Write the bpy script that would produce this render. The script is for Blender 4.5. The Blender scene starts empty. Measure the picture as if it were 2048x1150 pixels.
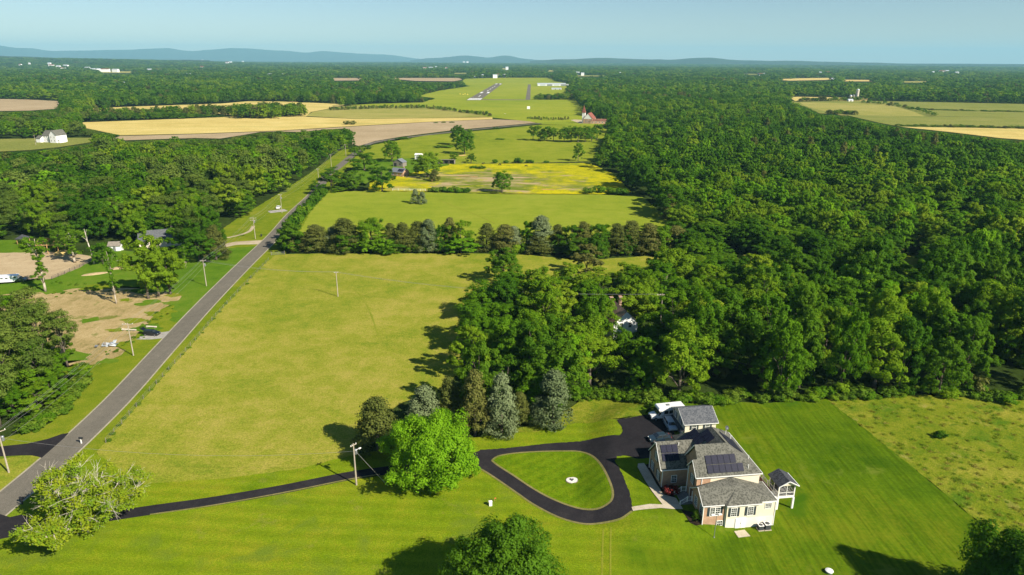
import bpy, bmesh, math, random
import numpy as np
from mathutils import Vector, Matrix

# ---------------------------------------------------------------- camera, sky, sun, exposure
S = bpy.context.scene
COL = S.collection
FOC, CAM_H, HORIZON, ROLL = 1365.0, 76.0, 119.0, math.radians(0.25)
PITCH = math.atan((575 - HORIZON) / FOC)
cr, sr = math.cos(ROLL), math.sin(ROLL)
cp, sp = math.cos(PITCH), math.sin(PITCH)
r0, u0, f0 = Vector((1, 0, 0)), Vector((0, sp, cp)), Vector((0, cp, -sp))
right, up = r0 * cr + u0 * sr, u0 * cr - r0 * sr
cam_data = bpy.data.cameras.new('camera')
cam_data.sensor_width = 36.0
cam_data.lens = 36.0 * FOC / 2048.0
cam_data.clip_start, cam_data.clip_end = 1.0, 120000.0
cam = bpy.data.objects.new('camera', cam_data)
COL.objects.link(cam)
cam.matrix_world = Matrix(((right.x, up.x, -f0.x, 0), (right.y, up.y, -f0.y, 0), (right.z, up.z, -f0.z, CAM_H), (0, 0, 0, 1)))
S.camera = cam

SUN_EL = math.radians(37)
SUN_DIR = Vector((0.79 * math.cos(SUN_EL), -0.613 * math.cos(SUN_EL), math.sin(SUN_EL))).normalized()   # towards the sun
W = bpy.data.worlds.new('World')
S.world = W
W.use_nodes = True
wn = W.node_tree
bg = wn.nodes['Background']
sky = wn.nodes.new('ShaderNodeTexSky')
sky.sky_type = 'NISHITA'
sky.sun_disc = False
sky.sun_elevation = SUN_EL
sky.sun_rotation = math.atan2(SUN_DIR.x, SUN_DIR.y)
sky.altitude = 100
sky.air_density, sky.dust_density, sky.ozone_density = 1.0, 0.0, 4.5
bg.inputs['Strength'].default_value = 0.056
wn.links.new(sky.outputs[0], bg.inputs['Color'])
sun_data = bpy.data.lights.new('sun', 'SUN')
sun_data.energy, sun_data.angle, sun_data.color = 5.0, math.radians(0.5), (1.0, 0.93, 0.80)
sun = bpy.data.objects.new('sun', sun_data)
COL.objects.link(sun)
sun.rotation_euler = SUN_DIR.to_track_quat('Z', 'Y').to_euler()
S.view_settings.view_transform = 'Standard'
S.view_settings.look = 'None'
S.view_settings.exposure = 0.85
S.view_settings.gamma = 1.0
S.view_settings.use_curve_mapping = False
S.render.engine = 'CYCLES'
cy = S.cycles
cy.max_bounces, cy.diffuse_bounces, cy.glossy_bounces, cy.transmission_bounces, cy.volume_bounces, cy.transparent_max_bounces = 5, 2, 2, 3, 0, 6
cy.use_denoising = True
cy.denoising_input_passes = 'RGB_ALBEDO_NORMAL'
cy.denoising_prefilter = 'ACCURATE'
cy.use_adaptive_sampling = False
cy.sample_clamp_indirect = 4.0

# ---------------------------------------------------------------- survey: where a sight line meets the land
HA = math.radians(7.5)
HO = (32.3, 97.2)          # house axes
def hl(u, w):
    return HO[0] + u * math.cos(HA) - w * math.sin(HA), HO[1] + u * math.sin(HA) + w * math.cos(HA)
def h_inv(x, y):
    dx, dy = x - HO[0], y - HO[1]
    return dx * math.cos(HA) + dy * math.sin(HA), -dx * math.sin(HA) + dy * math.cos(HA)
def sstep(a, b, x):
    t = np.clip((x - a) / (b - a), 0, 1)
    return t * t * (3 - 2 * t)
def land(x, y):
    """height of the land: a low rise under the house front, rolling country far out"""
    x = np.asarray(x, float); y = np.asarray(y, float)
    u, w = h_inv(x, y)
    ax, ay, bx, by = -4., 11., 3., 32.
    t = np.clip(((u - ax) * (bx - ax) + (w - ay) * (by - ay)) / ((bx - ax) ** 2 + (by - ay) ** 2), 0, 1)
    d = np.hypot(u - ax - t * (bx - ax), w - ay - t * (by - ay))
    z = 1.8 * (1 - sstep(8, 16, d))
    r = np.hypot(x, y)
    ramp = sstep(2600, 8000, r)
    far = 7 * np.sin(x / 1300. + 1) * np.sin(y / 1900.) + 4 * np.sin(x / 700. + y / 1100.)
    az = np.arctan2(x, y)
    far = far + 62 * sstep(-0.30, -0.66, az) * sstep(5000, 9000, r) - 8 * sstep(.1, .6, az)
    return z + ramp * far
def G(px, py, z=None):
    u, v = (px - 1024) / FOC, -(py - 575) / FOC
    u, v = cr * u - sr * v, sr * u + cr * v
    d = (u, cp + v * sp, -sp + v * cp)
    zz = 0.0 if z is None else z
    if z is None and d[2] < 0 and CAM_H / -d[2] > 2300:      # far off: walk out along the sight line to the first rise it meets
        t = np.arange(1800, 26000, 15.0); low = np.nonzero(CAM_H + d[2] * t <= land(d[0] * t, d[1] * t))[0]
        t = t[low[0]] if len(low) else 26000.0
        return d[0] * t, d[1] * t
    for _ in range(1 if z is not None else 6):
        t = (zz - CAM_H) / d[2]
        x, y = d[0] * t, d[1] * t
        if z is None: zz = float(land(x, y))
    return x, y
def PX(x, y, z):
    dz = z - CAM_H
    dep, vc = y * cp - dz * sp, y * sp + dz * cp
    u, v = x / dep, vc / dep
    u, v = cr * u + sr * v, -sr * u + cr * v
    return 1024 + u * FOC, 575 - v * FOC
def GP(px, py):
    x, y = G(px, py)
    return Vector((x, y, float(land(x, y))))

# ---------------------------------------------------------------- materials
def nodes_of(name):
    m = bpy.data.materials.new(name)
    m.use_nodes = True
    nt = m.node_tree
    return m, nt, nt.nodes['Principled BSDF']
def N(nt, kind, **kw):
    n = nt.nodes.new(kind)
    for k, v in kw.items():
        if k in n.inputs: n.inputs[k].default_value = v
        else: setattr(n, k, v)
    return n
def lk(nt, a, b): nt.links.new(a, b)
def ramp(nt, fac, stops, interp='LINEAR'):
    r = nt.nodes.new('ShaderNodeValToRGB')
    r.color_ramp.interpolation = interp
    e = r.color_ramp.elements
    while len(e) < len(stops): e.new(0.5)
    for q, (p, c) in zip(e, stops):
        q.position = p
        q.color = (*c, 1) if len(c) == 3 else c
    lk(nt, fac, r.inputs[0])
    return r.outputs[0]
def mixc(nt, fac, a, b, mode='MIX'):
    m = nt.nodes.new('ShaderNodeMix')
    m.data_type = 'RGBA'; m.blend_type = mode
    for sock, val in ((m.inputs[0], fac), (m.inputs[6], a), (m.inputs[7], b)):
        if hasattr(val, 'is_linked'): lk(nt, val, sock)
        elif isinstance(val, (int, float)): sock.default_value = val
        else: sock.default_value = (*val, 1)
    return m.outputs[2]
def mth(nt, op, a, b=0.0, c=0.0):
    m = nt.nodes.new('ShaderNodeMath'); m.operation = op
    for s, v in zip(m.inputs, (a, b, c)):
        if hasattr(v, 'is_linked'): lk(nt, v, s)
        else: s.default_value = v
    return m.outputs[0]
def world_pos(nt, scale=(1, 1, 1), rot=0.0):
    g = nt.nodes.new('ShaderNodeNewGeometry')
    mp = nt.nodes.new('ShaderNodeMapping')
    mp.inputs['Scale'].default_value = scale
    mp.inputs['Rotation'].default_value = (0, 0, rot)
    lk(nt, g.outputs['Position'], mp.inputs['Vector'])
    return mp.outputs[0]
def noise(nt, vec, scale, detail=4, rough=0.6, dist=0.0):
    n = nt.nodes.new('ShaderNodeTexNoise')
    n.inputs['Scale'].default_value = scale; n.inputs['Detail'].default_value = detail
    n.inputs['Roughness'].default_value = rough; n.inputs['Distortion'].default_value = dist
    lk(nt, vec, n.inputs['Vector'])
    return n.outputs['Fac']

def ground_mat(name, cols, big=0.02, mid=0.15, fine=1.6, stripes=None, spots=None, bump=0.25, contrast=1.0, streak=None):
    """grass, crop or soil: three colours mixed by patches at several sizes, mown stripes, coloured spots"""
    m, nt, b = nodes_of(name)
    p = world_pos(nt)
    n1, n2, n3 = noise(nt, p, big, 5, .62, .6), noise(nt, p, mid, 5, .65), noise(nt, p, fine, 6, .75)
    k = mth(nt, 'ADD', mth(nt, 'MULTIPLY', n1, .34), mth(nt, 'ADD', mth(nt, 'MULTIPLY', n2, .33), mth(nt, 'MULTIPLY', n3, .33)))
    w = .13 / contrast
    c = ramp(nt, k, [(.5 - w, cols[0]), (.5, cols[1]), (.5 + w, cols[2])])
    if stripes:
        width, ang, amt = stripes
        pv = world_pos(nt, (1, 1, 1), ang)
        wv = N(nt, 'ShaderNodeTexWave', wave_type='BANDS', bands_direction='X', wave_profile='SIN')
        wv.inputs['Scale'].default_value = 0.314 / width * .5
        wv.inputs['Distortion'].default_value = 2.2; wv.inputs['Detail'].default_value = 3; wv.inputs['Detail Scale'].default_value = .25
        lk(nt, pv, wv.inputs['Vector'])
        ps = world_pos(nt, (1, .06, 1), ang)
        st = noise(nt, ps, 1.6 / width, 3, .7)
        f = mth(nt, 'ADD', mth(nt, 'MULTIPLY', wv.outputs['Fac'], .45), mth(nt, 'MULTIPLY', st, .55))
        f = mth(nt, 'MULTIPLY', mth(nt, 'SUBTRACT', f, .5), amt)
        c = mixc(nt, 1.0, c, ramp(nt, mth(nt, 'ADD', f, .5), [(0, (.45, .45, .45)), (1, (1.55, 1.55, 1.5))]), 'MULTIPLY')
    if streak:
        sx, sy, ang, amt, col = streak
        ps = world_pos(nt, (sx, sy, 1), ang)
        f = ramp(nt, noise(nt, ps, 1, 5, .6, .4), [(.5, (0, 0, 0)), (.68, (amt, amt, amt))])
        c = mixc(nt, f, c, col)
    for s in (spots or []):
        sc, lo, hi, col = s
        f = ramp(nt, noise(nt, p, sc, 5, .68, .3), [(lo, (0, 0, 0)), (hi, (1, 1, 1))])
        c = mixc(nt, f, c, col)
    # fine speckle of blades
    sp_ = noise(nt, p, fine * 3.1, 3, .8)
    c = mixc(nt, 1.0, c, ramp(nt, sp_, [(.3, (.55, .57, .5)), (.7, (1.45, 1.43, 1.5))]), 'MULTIPLY')
    lk(nt, c, b.inputs['Base Color'])
    b.inputs['Roughness'].default_value = 1.0
    b.inputs['Specular IOR Level'].default_value = .0
    bp = N(nt, 'ShaderNodeBump'); bp.inputs['Strength'].default_value = bump; bp.inputs['Distance'].default_value = .25
    lk(nt, mth(nt, 'ADD', n3, sp_), bp.inputs['Height']); lk(nt, bp.outputs[0], b.inputs['Normal'])
    return m

def solid(name, col, rough=.6, spec=.3, metal=0.0, var=.12, scale=2.0, bump=0.0, coat=0.0):
    m, nt, b = nodes_of(name)
    tc = nt.nodes.new('ShaderNodeTexCoord')
    n = noise(nt, tc.outputs['Object'], scale, 5, .65)
    c = mixc(nt, 1.0, col, ramp(nt, n, [(.25, (1 - var * 1.6,) * 3), (.75, (1 + var,) * 3)]), 'MULTIPLY')
    lk(nt, c, b.inputs['Base Color'])
    b.inputs['Roughness'].default_value = rough; b.inputs['Specular IOR Level'].default_value = spec
    b.inputs['Metallic'].default_value = metal
    b.inputs['Coat Weight'].default_value = coat
    if bump:
        bp = N(nt, 'ShaderNodeBump'); bp.inputs['Strength'].default_value = bump; bp.inputs['Distance'].default_value = .02
        lk(nt, noise(nt, tc.outputs['Object'], scale * 12, 3), bp.inputs['Height']); lk(nt, bp.outputs[0], b.inputs['Normal'])
    return m

def leaf_mat(name, a, b_, c_, trans=.36):
    """leaves: three shades shared out by twig, by tree and by leaf; light passes through"""
    m, nt, b = nodes_of(name)
    at = N(nt, 'ShaderNodeAttribute', attribute_name='tint')
    oi = nt.nodes.new('ShaderNodeObjectInfo')
    k = mth(nt, 'ADD', mth(nt, 'MULTIPLY', at.outputs['Fac'], .42), mth(nt, 'MULTIPLY', oi.outputs['Random'], .58))
    c = ramp(nt, k, [(.1, a), (.5, b_), (.9, c_)])
    lk(nt, c, b.inputs['Base Color'])
    b.inputs['Roughness'].default_value = .6; b.inputs['Specular IOR Level'].default_value = .05
    tr = nt.nodes.new('ShaderNodeBsdfTranslucent')
    lk(nt, mixc(nt, 1.0, c, (1.5, 1.6, .7), 'MULTIPLY'), tr.inputs['Color'])
    mx = nt.nodes.new('ShaderNodeMixShader'); mx.inputs[0].default_value = trans
    lk(nt, b.outputs[0], mx.inputs[1]); lk(nt, tr.outputs[0], mx.inputs[2])
    lk(nt, mx.outputs[0], nt.nodes['Material Output'].inputs['Surface'])
    return m

# ---------------------------------------------------------------- mesh helpers
def tag(o, label=None, cat=None, group=None, kind=None):
    if label: o['label'] = label
    if cat: o['category'] = cat
    if group: o['group'] = group
    if kind: o['kind'] = kind
    return o
def link(name, me, mat=None, parent=None):
    o = bpy.data.objects.new(name, me)
    COL.objects.link(o)
    if mat is not None and len(me.materials) == 0: me.materials.append(mat)
    if parent: o.parent = parent
    return o
def empty(name, loc=(0, 0, 0), rz=0.0, label=None, cat=None, group=None, sc=None):
    o = bpy.data.objects.new(name, None)
    COL.objects.link(o)
    o.location = loc; o.rotation_euler = (0, 0, rz)
    o.empty_display_size = .3
    if sc: o.scale = sc
    return tag(o, label, cat, group)
class MB:
    """collects boxes, prisms, tubes and faces, then links them as one mesh"""
    def __init__(s): s.v = []; s.f = []
    def poly(s, pts):
        i = len(s.v); s.v += [tuple(p) for p in pts]; s.f.append(tuple(range(i, i + len(pts)))); return s
    def hexa(s, lo, hi):
        """lo, hi: four points each, same order, counter-clockwise seen from above"""
        i = len(s.v); s.v += [tuple(p) for p in lo] + [tuple(p) for p in hi]; n = len(lo)
        s.f.append(tuple(i + k for k in reversed(range(n)))); s.f.append(tuple(i + n + k for k in range(n)))
        for k in range(n):
            j = (k + 1) % n; s.f.append((i + k, i + j, i + n + j, i + n + k))
        return s
    def box(s, x0, x1, y0, y1, z0, z1):
        q = [(x0, y0), (x1, y0), (x1, y1), (x0, y1)]
        return s.hexa([(a, b, z0) for a, b in q], [(a, b, z1) for a, b in q])
    def slab(s, pts, th):
        """a sloping sheet: top face given, thickness straight down"""
        n = Vector((0, 0, 0))
        for k in range(len(pts)):
            a, b = Vector(pts[k]), Vector(pts[(k + 1) % len(pts)]); n += a.cross(b)
        p = list(pts) if n.z > 0 else list(reversed(pts))
        return s.hexa([(a, b, c - th) for a, b, c in p], p)
    def prism(s, prof, ax, a, b):
        """profile (2-D points) run along axis ax from a to b"""
        def P(t, q):
            return (t, q[0], q[1]) if ax == 'x' else (q[0], t, q[1]) if ax == 'y' else (q[0], q[1], t)
        return s.hexa([P(a, q) for q in prof], [P(b, q) for q in prof])
    def bar(s, p, q, r=.05, n=6, r2=None):
        p, q = Vector(p), Vector(q); d = (q - p)
        if d.length < 1e-6: return s
        d.normalize()
        t = d.orthogonal().normalized(); b = d.cross(t)
        r2 = r if r2 is None else r2
        lo = [p + (t * math.cos(2 * math.pi * k / n) + b * math.sin(2 * math.pi * k / n)) * r for k in range(n)]
        hi = [q + (t * math.cos(2 * math.pi * k / n) + b * math.sin(2 * math.pi * k / n)) * r2 for k in range(n)]
        return s.hexa(lo, hi)
    def tube(s, pts, rad, n=6):
        for k in range(len(pts) - 1): s.bar(pts[k], pts[k + 1], rad[k], n, rad[k + 1])
        return s
    def lathe(s, prof, n=16, c=(0, 0)):
        """prof: (radius, z)"""
        i = len(s.v)
        for r, z in prof:
            for k in range(n):
                a = 2 * math.pi * k / n; s.v.append((c[0] + r * math.cos(a), c[1] + r * math.sin(a), z))
        for j in range(len(prof) - 1):
            for k in range(n):
                l = (k + 1) % n; s.f.append((i + j * n + k, i + j * n + l, i + (j + 1) * n + l, i + (j + 1) * n + k))
        s.f.append(tuple(i + k for k in reversed(range(n)))); s.f.append(tuple(i + (len(prof) - 1) * n + k for k in range(n)))
        return s
    def mesh(s, name, smooth=False, fix=True):
        me = bpy.data.meshes.new(name)
        me.from_pydata(s.v, [], s.f)
        if fix:
            bm = bmesh.new(); bm.from_mesh(me)
            bmesh.ops.recalc_face_normals(bm, faces=bm.faces); bm.to_mesh(me); bm.free()
        if smooth: me.polygons.foreach_set('use_smooth', [True] * len(me.polygons))
        me.update()
        return me
    def build(s, name, mat, parent=None, smooth=False, bevel=0.0):
        o = link(name, s.mesh(name, smooth), mat, parent)
        if bevel:
            bm = bmesh.new(); bm.from_mesh(o.data)
            bmesh.ops.bevel(bm, geom=list(bm.edges), offset=bevel, segments=2, affect='EDGES', profile=.6)
            bm.to_mesh(o.data); bm.free()
        return o
def copy_tree(o, parent=None):
    c = o.copy(); COL.objects.link(c)
    if parent is not None: c.parent = parent
    for ch in list(o.children): copy_tree(ch, c)
    return c

# ---------------------------------------------------------------- sheets of ground, laid by survey
OPEN = []          # outlines where no wood stands
LAYER = [0]
def smooth_ring(pts, n=4, closed=True):
    P = [np.array(p, float) for p in pts]; out = []
    m = len(P)
    for i in range(m if closed else m - 1):
        a, b, c, d = (P[(i - 1) % m], P[i], P[(i + 1) % m], P[(i + 2) % m]) if closed else (P[max(i - 1, 0)], P[i], P[i + 1], P[min(i + 2, m - 1)])
        for k in range(n):
            t = k / n
            out.append(.5 * ((2 * b) + (c - a) * t + (2 * a - 5 * b + 4 * c - d) * t * t + (3 * b - a - 3 * c + d) * t ** 3))
    if not closed: out.append(P[-1])
    return [tuple(q) for q in out]
def sheet_xy(name, ring, mat, layer, label, cat, wob=0.0, step=None, seed=1, parent=None):
    rnd = random.Random(seed)
    if wob:
        r2 = []
        for i in range(len(ring)):
            a, b = ring[i], ring[(i + 1) % len(ring)]
            L = math.hypot(b[0] - a[0], b[1] - a[1]); n = max(1, min(60, int(L / (wob * 5))))
            for k in range(n):
                t = k / n; r2.append((a[0] + (b[0] - a[0]) * t + rnd.uniform(-wob, wob), a[1] + (b[1] - a[1]) * t + rnd.uniform(-wob, wob)))
        ring = r2
    bm = bmesh.new()
    vs = [bm.verts.new((x, y, 0)) for x, y in ring]
    bm.faces.new(vs)
    bmesh.ops.triangulate(bm, faces=bm.faces)
    if step:
        xs = [v.co.x for v in bm.verts]; ys = [v.co.y for v in bm.verts]
        lo = (max(min(xs), step[1]), max(min(ys), step[3])); hi = (min(max(xs), step[2]), min(max(ys), step[4]))
        for ax in (0, 1):
            t = math.ceil(lo[ax] / step[0]) * step[0]
            while t < hi[ax]:
                co = Vector((t, 0, 0)) if ax == 0 else Vector((0, t, 0)); no = Vector((1, 0, 0)) if ax == 0 else Vector((0, 1, 0))
                bmesh.ops.bisect_plane(bm, geom=bm.verts[:] + bm.edges[:] + bm.faces[:], plane_co=co, plane_no=no, dist=1e-4)
                t += step[0]
        bmesh.ops.triangulate(bm, faces=[f for f in bm.faces if len(f.verts) > 3])
    co = np.array([v.co[:2] for v in bm.verts])
    z = land(co[:, 0], co[:, 1]) + layer
    for v, q in zip(bm.verts, z): v.co.z = q
    for f in bm.faces:
        f.normal_update()
        if f.normal.z < 0: f.normal_flip()
    me = bpy.data.meshes.new(name); bm.to_mesh(me); bm.free()
    o = link(name, me, mat, parent)
    if parent is None: tag(o, label, cat, kind='structure')
    return o
def sheet(name, px, mat, layer, label, cat='ground', smooth=0, wob=0.0, step=None, open_=True, seed=1):
    if smooth: px = smooth_ring(px, smooth)
    if open_: OPEN.append(np.array(px))
    return sheet_xy(name, [G(*p) for p in px], mat, layer, label, cat, wob, step, seed)
def ribbon_xy(name, pts, width, mat, layer, label, cat, kind='structure', step=None, sm=6, parent=None):
    pts = smooth_ring(pts, sm, False)
    L, R = [], []
    for i, p in enumerate(pts):
        a, b = pts[max(i - 1, 0)], pts[min(i + 1, len(pts) - 1)]
        d = Vector((b[0] - a[0], b[1] - a[1])).normalized(); n = Vector((-d.y, d.x))
        w = width[0] + (width[1] - width[0]) * i / (len(pts) - 1) if isinstance(width, tuple) else width
        L.append((p[0] + n.x * w / 2, p[1] + n.y * w / 2)); R.append((p[0] - n.x * w / 2, p[1] - n.y * w / 2))
    me = bpy.data.meshes.new(name)
    v = L + R; n = len(L)
    co = np.array(v); z = land(co[:, 0], co[:, 1]) + layer
    me.from_pydata([(a, b, c) for (a, b), c in zip(v, z)], [], [(n + i, n + i + 1, i + 1, i) for i in range(n - 1)])
    me.update()
    o = link(name, me, mat, parent)
    if parent is None: tag(o, label, cat, kind=kind)
    return o

# ================================================================ THE LAND
M = {}
M['forest_floor'] = ground_mat('forest_floor', [(.018, .030, .006), (.032, .052, .010), (.055, .075, .016)], .01, .08, .6, bump=.3)
M['pasture'] = ground_mat('pasture', [(.145, .19, .014), (.222, .228, .025), (.30, .262, .050)], .02, .16, .9,
                          spots=[(.35, .70, .80, (.14, .19, .014))], streak=(.04, .25, .35, .35, (.19, .22, .014)), contrast=1.6)
M['pasture2'] = ground_mat('pasture2', [(.14, .20, .014), (.205, .245, .02), (.26, .27, .035)], .02, .12, .8,
                           streak=(.05, .3, -.3, .3, (.12, .17, .012)), contrast=.9)
M['lawn'] = ground_mat('lawn', [(.055, .118, .003), (.105, .170, .0045), (.165, .200, .008)], .03, .2, 1.6,
                       stripes=(1.15, math.radians(52), .34), spots=[(.16, .62, .74, (.10, .155, .02))], bump=.18)
M['front_lawn'] = ground_mat('front_lawn', [(.080, .145, .004), (.145, .200, .007), (.225, .225, .014)], .028, .16, 1.4,
                       stripes=(1.5, math.radians(94), .30), spots=[(.07, .54, .66, (.12, .168, .014)), (.13, .62, .74, (.19, .19, .03)), (.45, .66, .76, (.09, .14, .012))], bump=.18)
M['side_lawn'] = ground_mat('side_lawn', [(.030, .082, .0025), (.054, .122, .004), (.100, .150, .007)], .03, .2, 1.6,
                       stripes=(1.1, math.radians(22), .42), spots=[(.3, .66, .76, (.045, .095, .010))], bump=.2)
M['rough_meadow'] = ground_mat('rough_meadow', [(.075, .135, .006), (.155, .185, .012), (.27, .25, .034)], .05, .22, 1.2,
                       spots=[(.09, .54, .66, (.075, .14, .008)), (.25, .58, .70, (.065, .12, .008)), (.16, .62, .72, (.27, .24, .06)), (.7, .66, .78, (.30, .26, .09))], bump=.6, contrast=1.15)
M['verge'] = ground_mat('verge', [(.080, .135, .006), (.145, .185, .010), (.215, .215, .022)], .05, .25, 1.8, spots=[(.3, .66, .8, (.19, .19, .045))], bump=.4)
M['lot_grass'] = ground_mat('lot_grass', [(.050, .115, .006), (.090, .165, .010), (.140, .185, .02)], .04, .2, 1.8, bump=.4)
M['bare_lot'] = ground_mat('bare_lot', [(.20, .17, .055), (.35, .26, .115), (.46, .35, .175)], .05, .25, 1.6,
                           spots=[(.10, .56, .66, (.15, .165, .03)), (.4, .62, .74, (.13, .15, .025))], streak=(.8, .12, .6, .5, (.44, .33, .17)), bump=.6, contrast=1.2)
M['arena'] = ground_mat('arena', [(.29, .215, .12), (.40, .305, .18), (.47, .37, .23)], .04, .3, 2, spots=[(.22, .66, .78, (.16, .12, .08))], bump=.3)
M['meadow'] = ground_mat('meadow', [(.11, .16, .010), (.185, .22, .016), (.25, .255, .028)], .012, .07, .5, spots=[(.09, .62, .75, (.19, .20, .04))], contrast=1.0)
M['flowers'] = ground_mat('flowers', [(.17, .20, .010), (.36, .33, .008), (.52, .43, .006)], .02, .12, .6, spots=[(.05, .52, .66, (.17, .21, .015))], contrast=1.2)
M['paddock'] = ground_mat('paddock', [(.12, .15, .014), (.22, .19, .05), (.36, .26, .13)], .022, .09, .6, spots=[(.045, .56, .66, (.40, .30, .17)), (.07, .64, .74, (.42, .37, .01))], streak=(.012, .12, .05, .8, (.12, .16, .016)), contrast=1.3)
M['ploughed'] = ground_mat('ploughed', [(.27, .20, .115), (.35, .265, .155), (.42, .325, .205)], .006, .03, .3, streak=(.004, .06, .15, .5, (.30, .23, .12)))
M['wheat'] = ground_mat('wheat', [(.40, .30, .085), (.52, .40, .13), (.60, .47, .18)], .008, .03, .3, streak=(.003, .04, .1, .5, (.30, .29, .07)))
M['hay'] = ground_mat('hay', [(.19, .20, .035), (.28, .255, .065), (.34, .29, .09)], .006, .03, .3, streak=(.004, .04, .1, .5, (.17, .20, .03)))
M['airfield'] = ground_mat('airfield', [(.16, .21, .016), (.225, .255, .022), (.28, .28, .035)], .004, .02, .2, streak=(.003, .03, .06, .5, (.12, .19, .016)))
M['far_green'] = ground_mat('far_green', [(.13, .155, .03), (.19, .20, .045), (.24, .225, .065)], .005, .02, .2, streak=(.003, .03, .05, .5, (.14, .17, .03)))
M['asphalt_road'] = ground_mat('asphalt_road', [(.12, .108, .084), (.15, .134, .106), (.18, .16, .125)], .05, .5, 3, streak=(1.1, .02, .04, .45, (.115, .105, .085)), bump=.12)
M['driveway'] = ground_mat('driveway', [(.017, .016, .018), (.024, .022, .024), (.038, .034, .034)], .06, .35, 4, bump=.12)
M['concrete'] = ground_mat('concrete', [(.36, .30, .21), (.47, .40, .29), (.54, .47, .36)], .2, .8, 4, bump=.1)
M['gravel_pad'] = ground_mat('gravel_pad', [(.25, .23, .19), (.33, .31, .27), (.42, .39, .34)], .2, .9, 6, bump=.4)
M['tan_drive'] = ground_mat('tan_drive', [(.30, .24, .15), (.42, .34, .23), (.50, .42, .30)], .1, .5, 3, bump=.3)
M['mulch'] = ground_mat('mulch', [(.018, .012, .009), (.030, .021, .015), (.05, .035, .025)], .3, 1.2, 5, bump=.6)
M['marking'] = ground_mat('marking', [(.62, .62, .58), (.72, .72, .68), (.78, .78, .74)], .1, .4, 2, bump=.02)

# the country to the horizon, one sheet
def make_ground():
    rr = np.concatenate([[0], np.geomspace(25, 33000, 240)]); na = 360
    v = [(0, 0, -.4)]; f = []
    for r in rr[1:]:
        a = np.linspace(0, 2 * math.pi, na, endpoint=False)
        x, y = r * np.sin(a), r * np.cos(a)
        z = (land(x, y) if r > 400 else 0 * x) - .35
        v += list(zip(x, y, z))
    for k in range(na): f.append((0, 1 + k, 1 + (k + 1) % na))
    for j in range(len(rr) - 2):
        b0, b1 = 1 + j * na, 1 + (j + 1) * na
        for k in range(na):
            l = (k + 1) % na; f.append((b0 + k, b1 + k, b1 + l, b0 + l))
    me = bpy.data.meshes.new('ground'); me.from_pydata(v, [], [tuple(reversed(q)) for q in f]); me.update()
    o = link('ground', me, M['forest_floor'])
    if sum(p.normal.z for p in me.polygons[:50]) < 0: me.flip_normals()
    tag(o, 'dark grassy land under the woods out to the horizon', 'ground', kind='structure')
make_ground()

def paddock_mat():
    """buttercups all over, grazed off and trodden to earth round the middle"""
    m = M['flowers']; nt = m.node_tree; b = nt.nodes['Principled BSDF']
    fl = b.inputs['Base Color'].links[0].from_socket
    p = world_pos(nt)
    sx = nt.nodes.new('ShaderNodeSeparateXYZ'); lk(nt, p, sx.inputs[0])
    x0, y0 = G(975, 362)
    n1, n2, n3 = noise(nt, p, .035, 5, .65, .8), noise(nt, p, .12, 5, .7), noise(nt, world_pos(nt, (.25, 1, 1)), .12, 5, .7, .5)
    ex = mth(nt, 'DIVIDE', mth(nt, 'SUBTRACT', sx.outputs[0], x0), 62); ey = mth(nt, 'DIVIDE', mth(nt, 'SUBTRACT', sx.outputs[1], y0), 46)
    d = mth(nt, 'ADD', mth(nt, 'SQRT', mth(nt, 'ADD', mth(nt, 'MULTIPLY', ex, ex), mth(nt, 'MULTIPLY', ey, ey))), mth(nt, 'MULTIPLY', mth(nt, 'SUBTRACT', n1, .5), 2.6))
    grazed = mixc(nt, ramp(nt, n3, [(.46, (0, 0, 0)), (.60, (1, 1, 1))]), (.13, .165, .016), (.40, .29, .16))
    grazed = mixc(nt, ramp(nt, n2, [(.55, (0, 0, 0)), (.66, (1, 1, 1))]), grazed, (.30, .29, .02))
    lk(nt, mixc(nt, ramp(nt, d, [(.62, (1, 1, 1)), (1.0, (0, 0, 0))]), fl, grazed), b.inputs['Base Color'])
    return m
MOUND = (1.1, 4, 58, 90, 146)     # where the sheets follow the rise under the house
# near fields and lawns
sheet('pasture', [(195, 903), (225, 868), (300, 783), (372, 702), (432, 632), (482, 577), (532, 525), (552, 509), (620, 507), (700, 507), (850, 507), (960, 507), (1060, 510), (1150, 520),
                  (1210, 518), (1290, 512), (1350, 520), (1345, 540), (1290, 548), (1245, 552), (1190, 560), (1090, 570), (1010, 575), (965, 600), (940, 640), (930, 720), (905, 762), (850, 790),
                  (795, 810), (745, 850), (715, 915), (600, 945), (450, 966), (290, 978), (225, 945)],
      M['pasture'], .004, 'big olive yellow pasture between the road and the woods', 'pasture', wob=.35, seed=3)
sheet('back_pasture', [(590, 480), (620, 425), (655, 383), (740, 381), (870, 385), (1000, 388), (1200, 389), (1285, 394), (1325, 428), (1352, 462), (1335, 490), (1100, 495), (800, 492)],
      M['pasture2'], .004, 'bright green pasture beyond the row of cedars', 'pasture', wob=.5, seed=4)
sheet('paddock', [(735, 381), (742, 362), (800, 349), (850, 340), (900, 328), (1180, 326), (1232, 350), (1262, 384), (1200, 388), (1000, 387), (870, 384)],
      paddock_mat(), .004, 'paddock full of yellow buttercups beyond the back pasture', 'paddock', wob=.6, seed=5)
sheet('yard', [(690, 352), (720, 325), (760, 318), (835, 316), (885, 322), (900, 330), (850, 341), (800, 350), (742, 363), (700, 378)], M['lot_grass'], .008,
      'green yard round the small brick farmhouse', 'yard', wob=.5)
sheet('meadow', [(690, 336), (712, 312), (745, 290), (850, 271), (1000, 258), (1085, 249), (1180, 250), (1222, 255), (1215, 270), (1200, 295), (1196, 322), (1060, 326), (900, 328), (800, 330)],
      M['meadow'], .004, 'wide green meadow in front of the ploughed field', 'meadow', wob=.6, seed=7)
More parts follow.
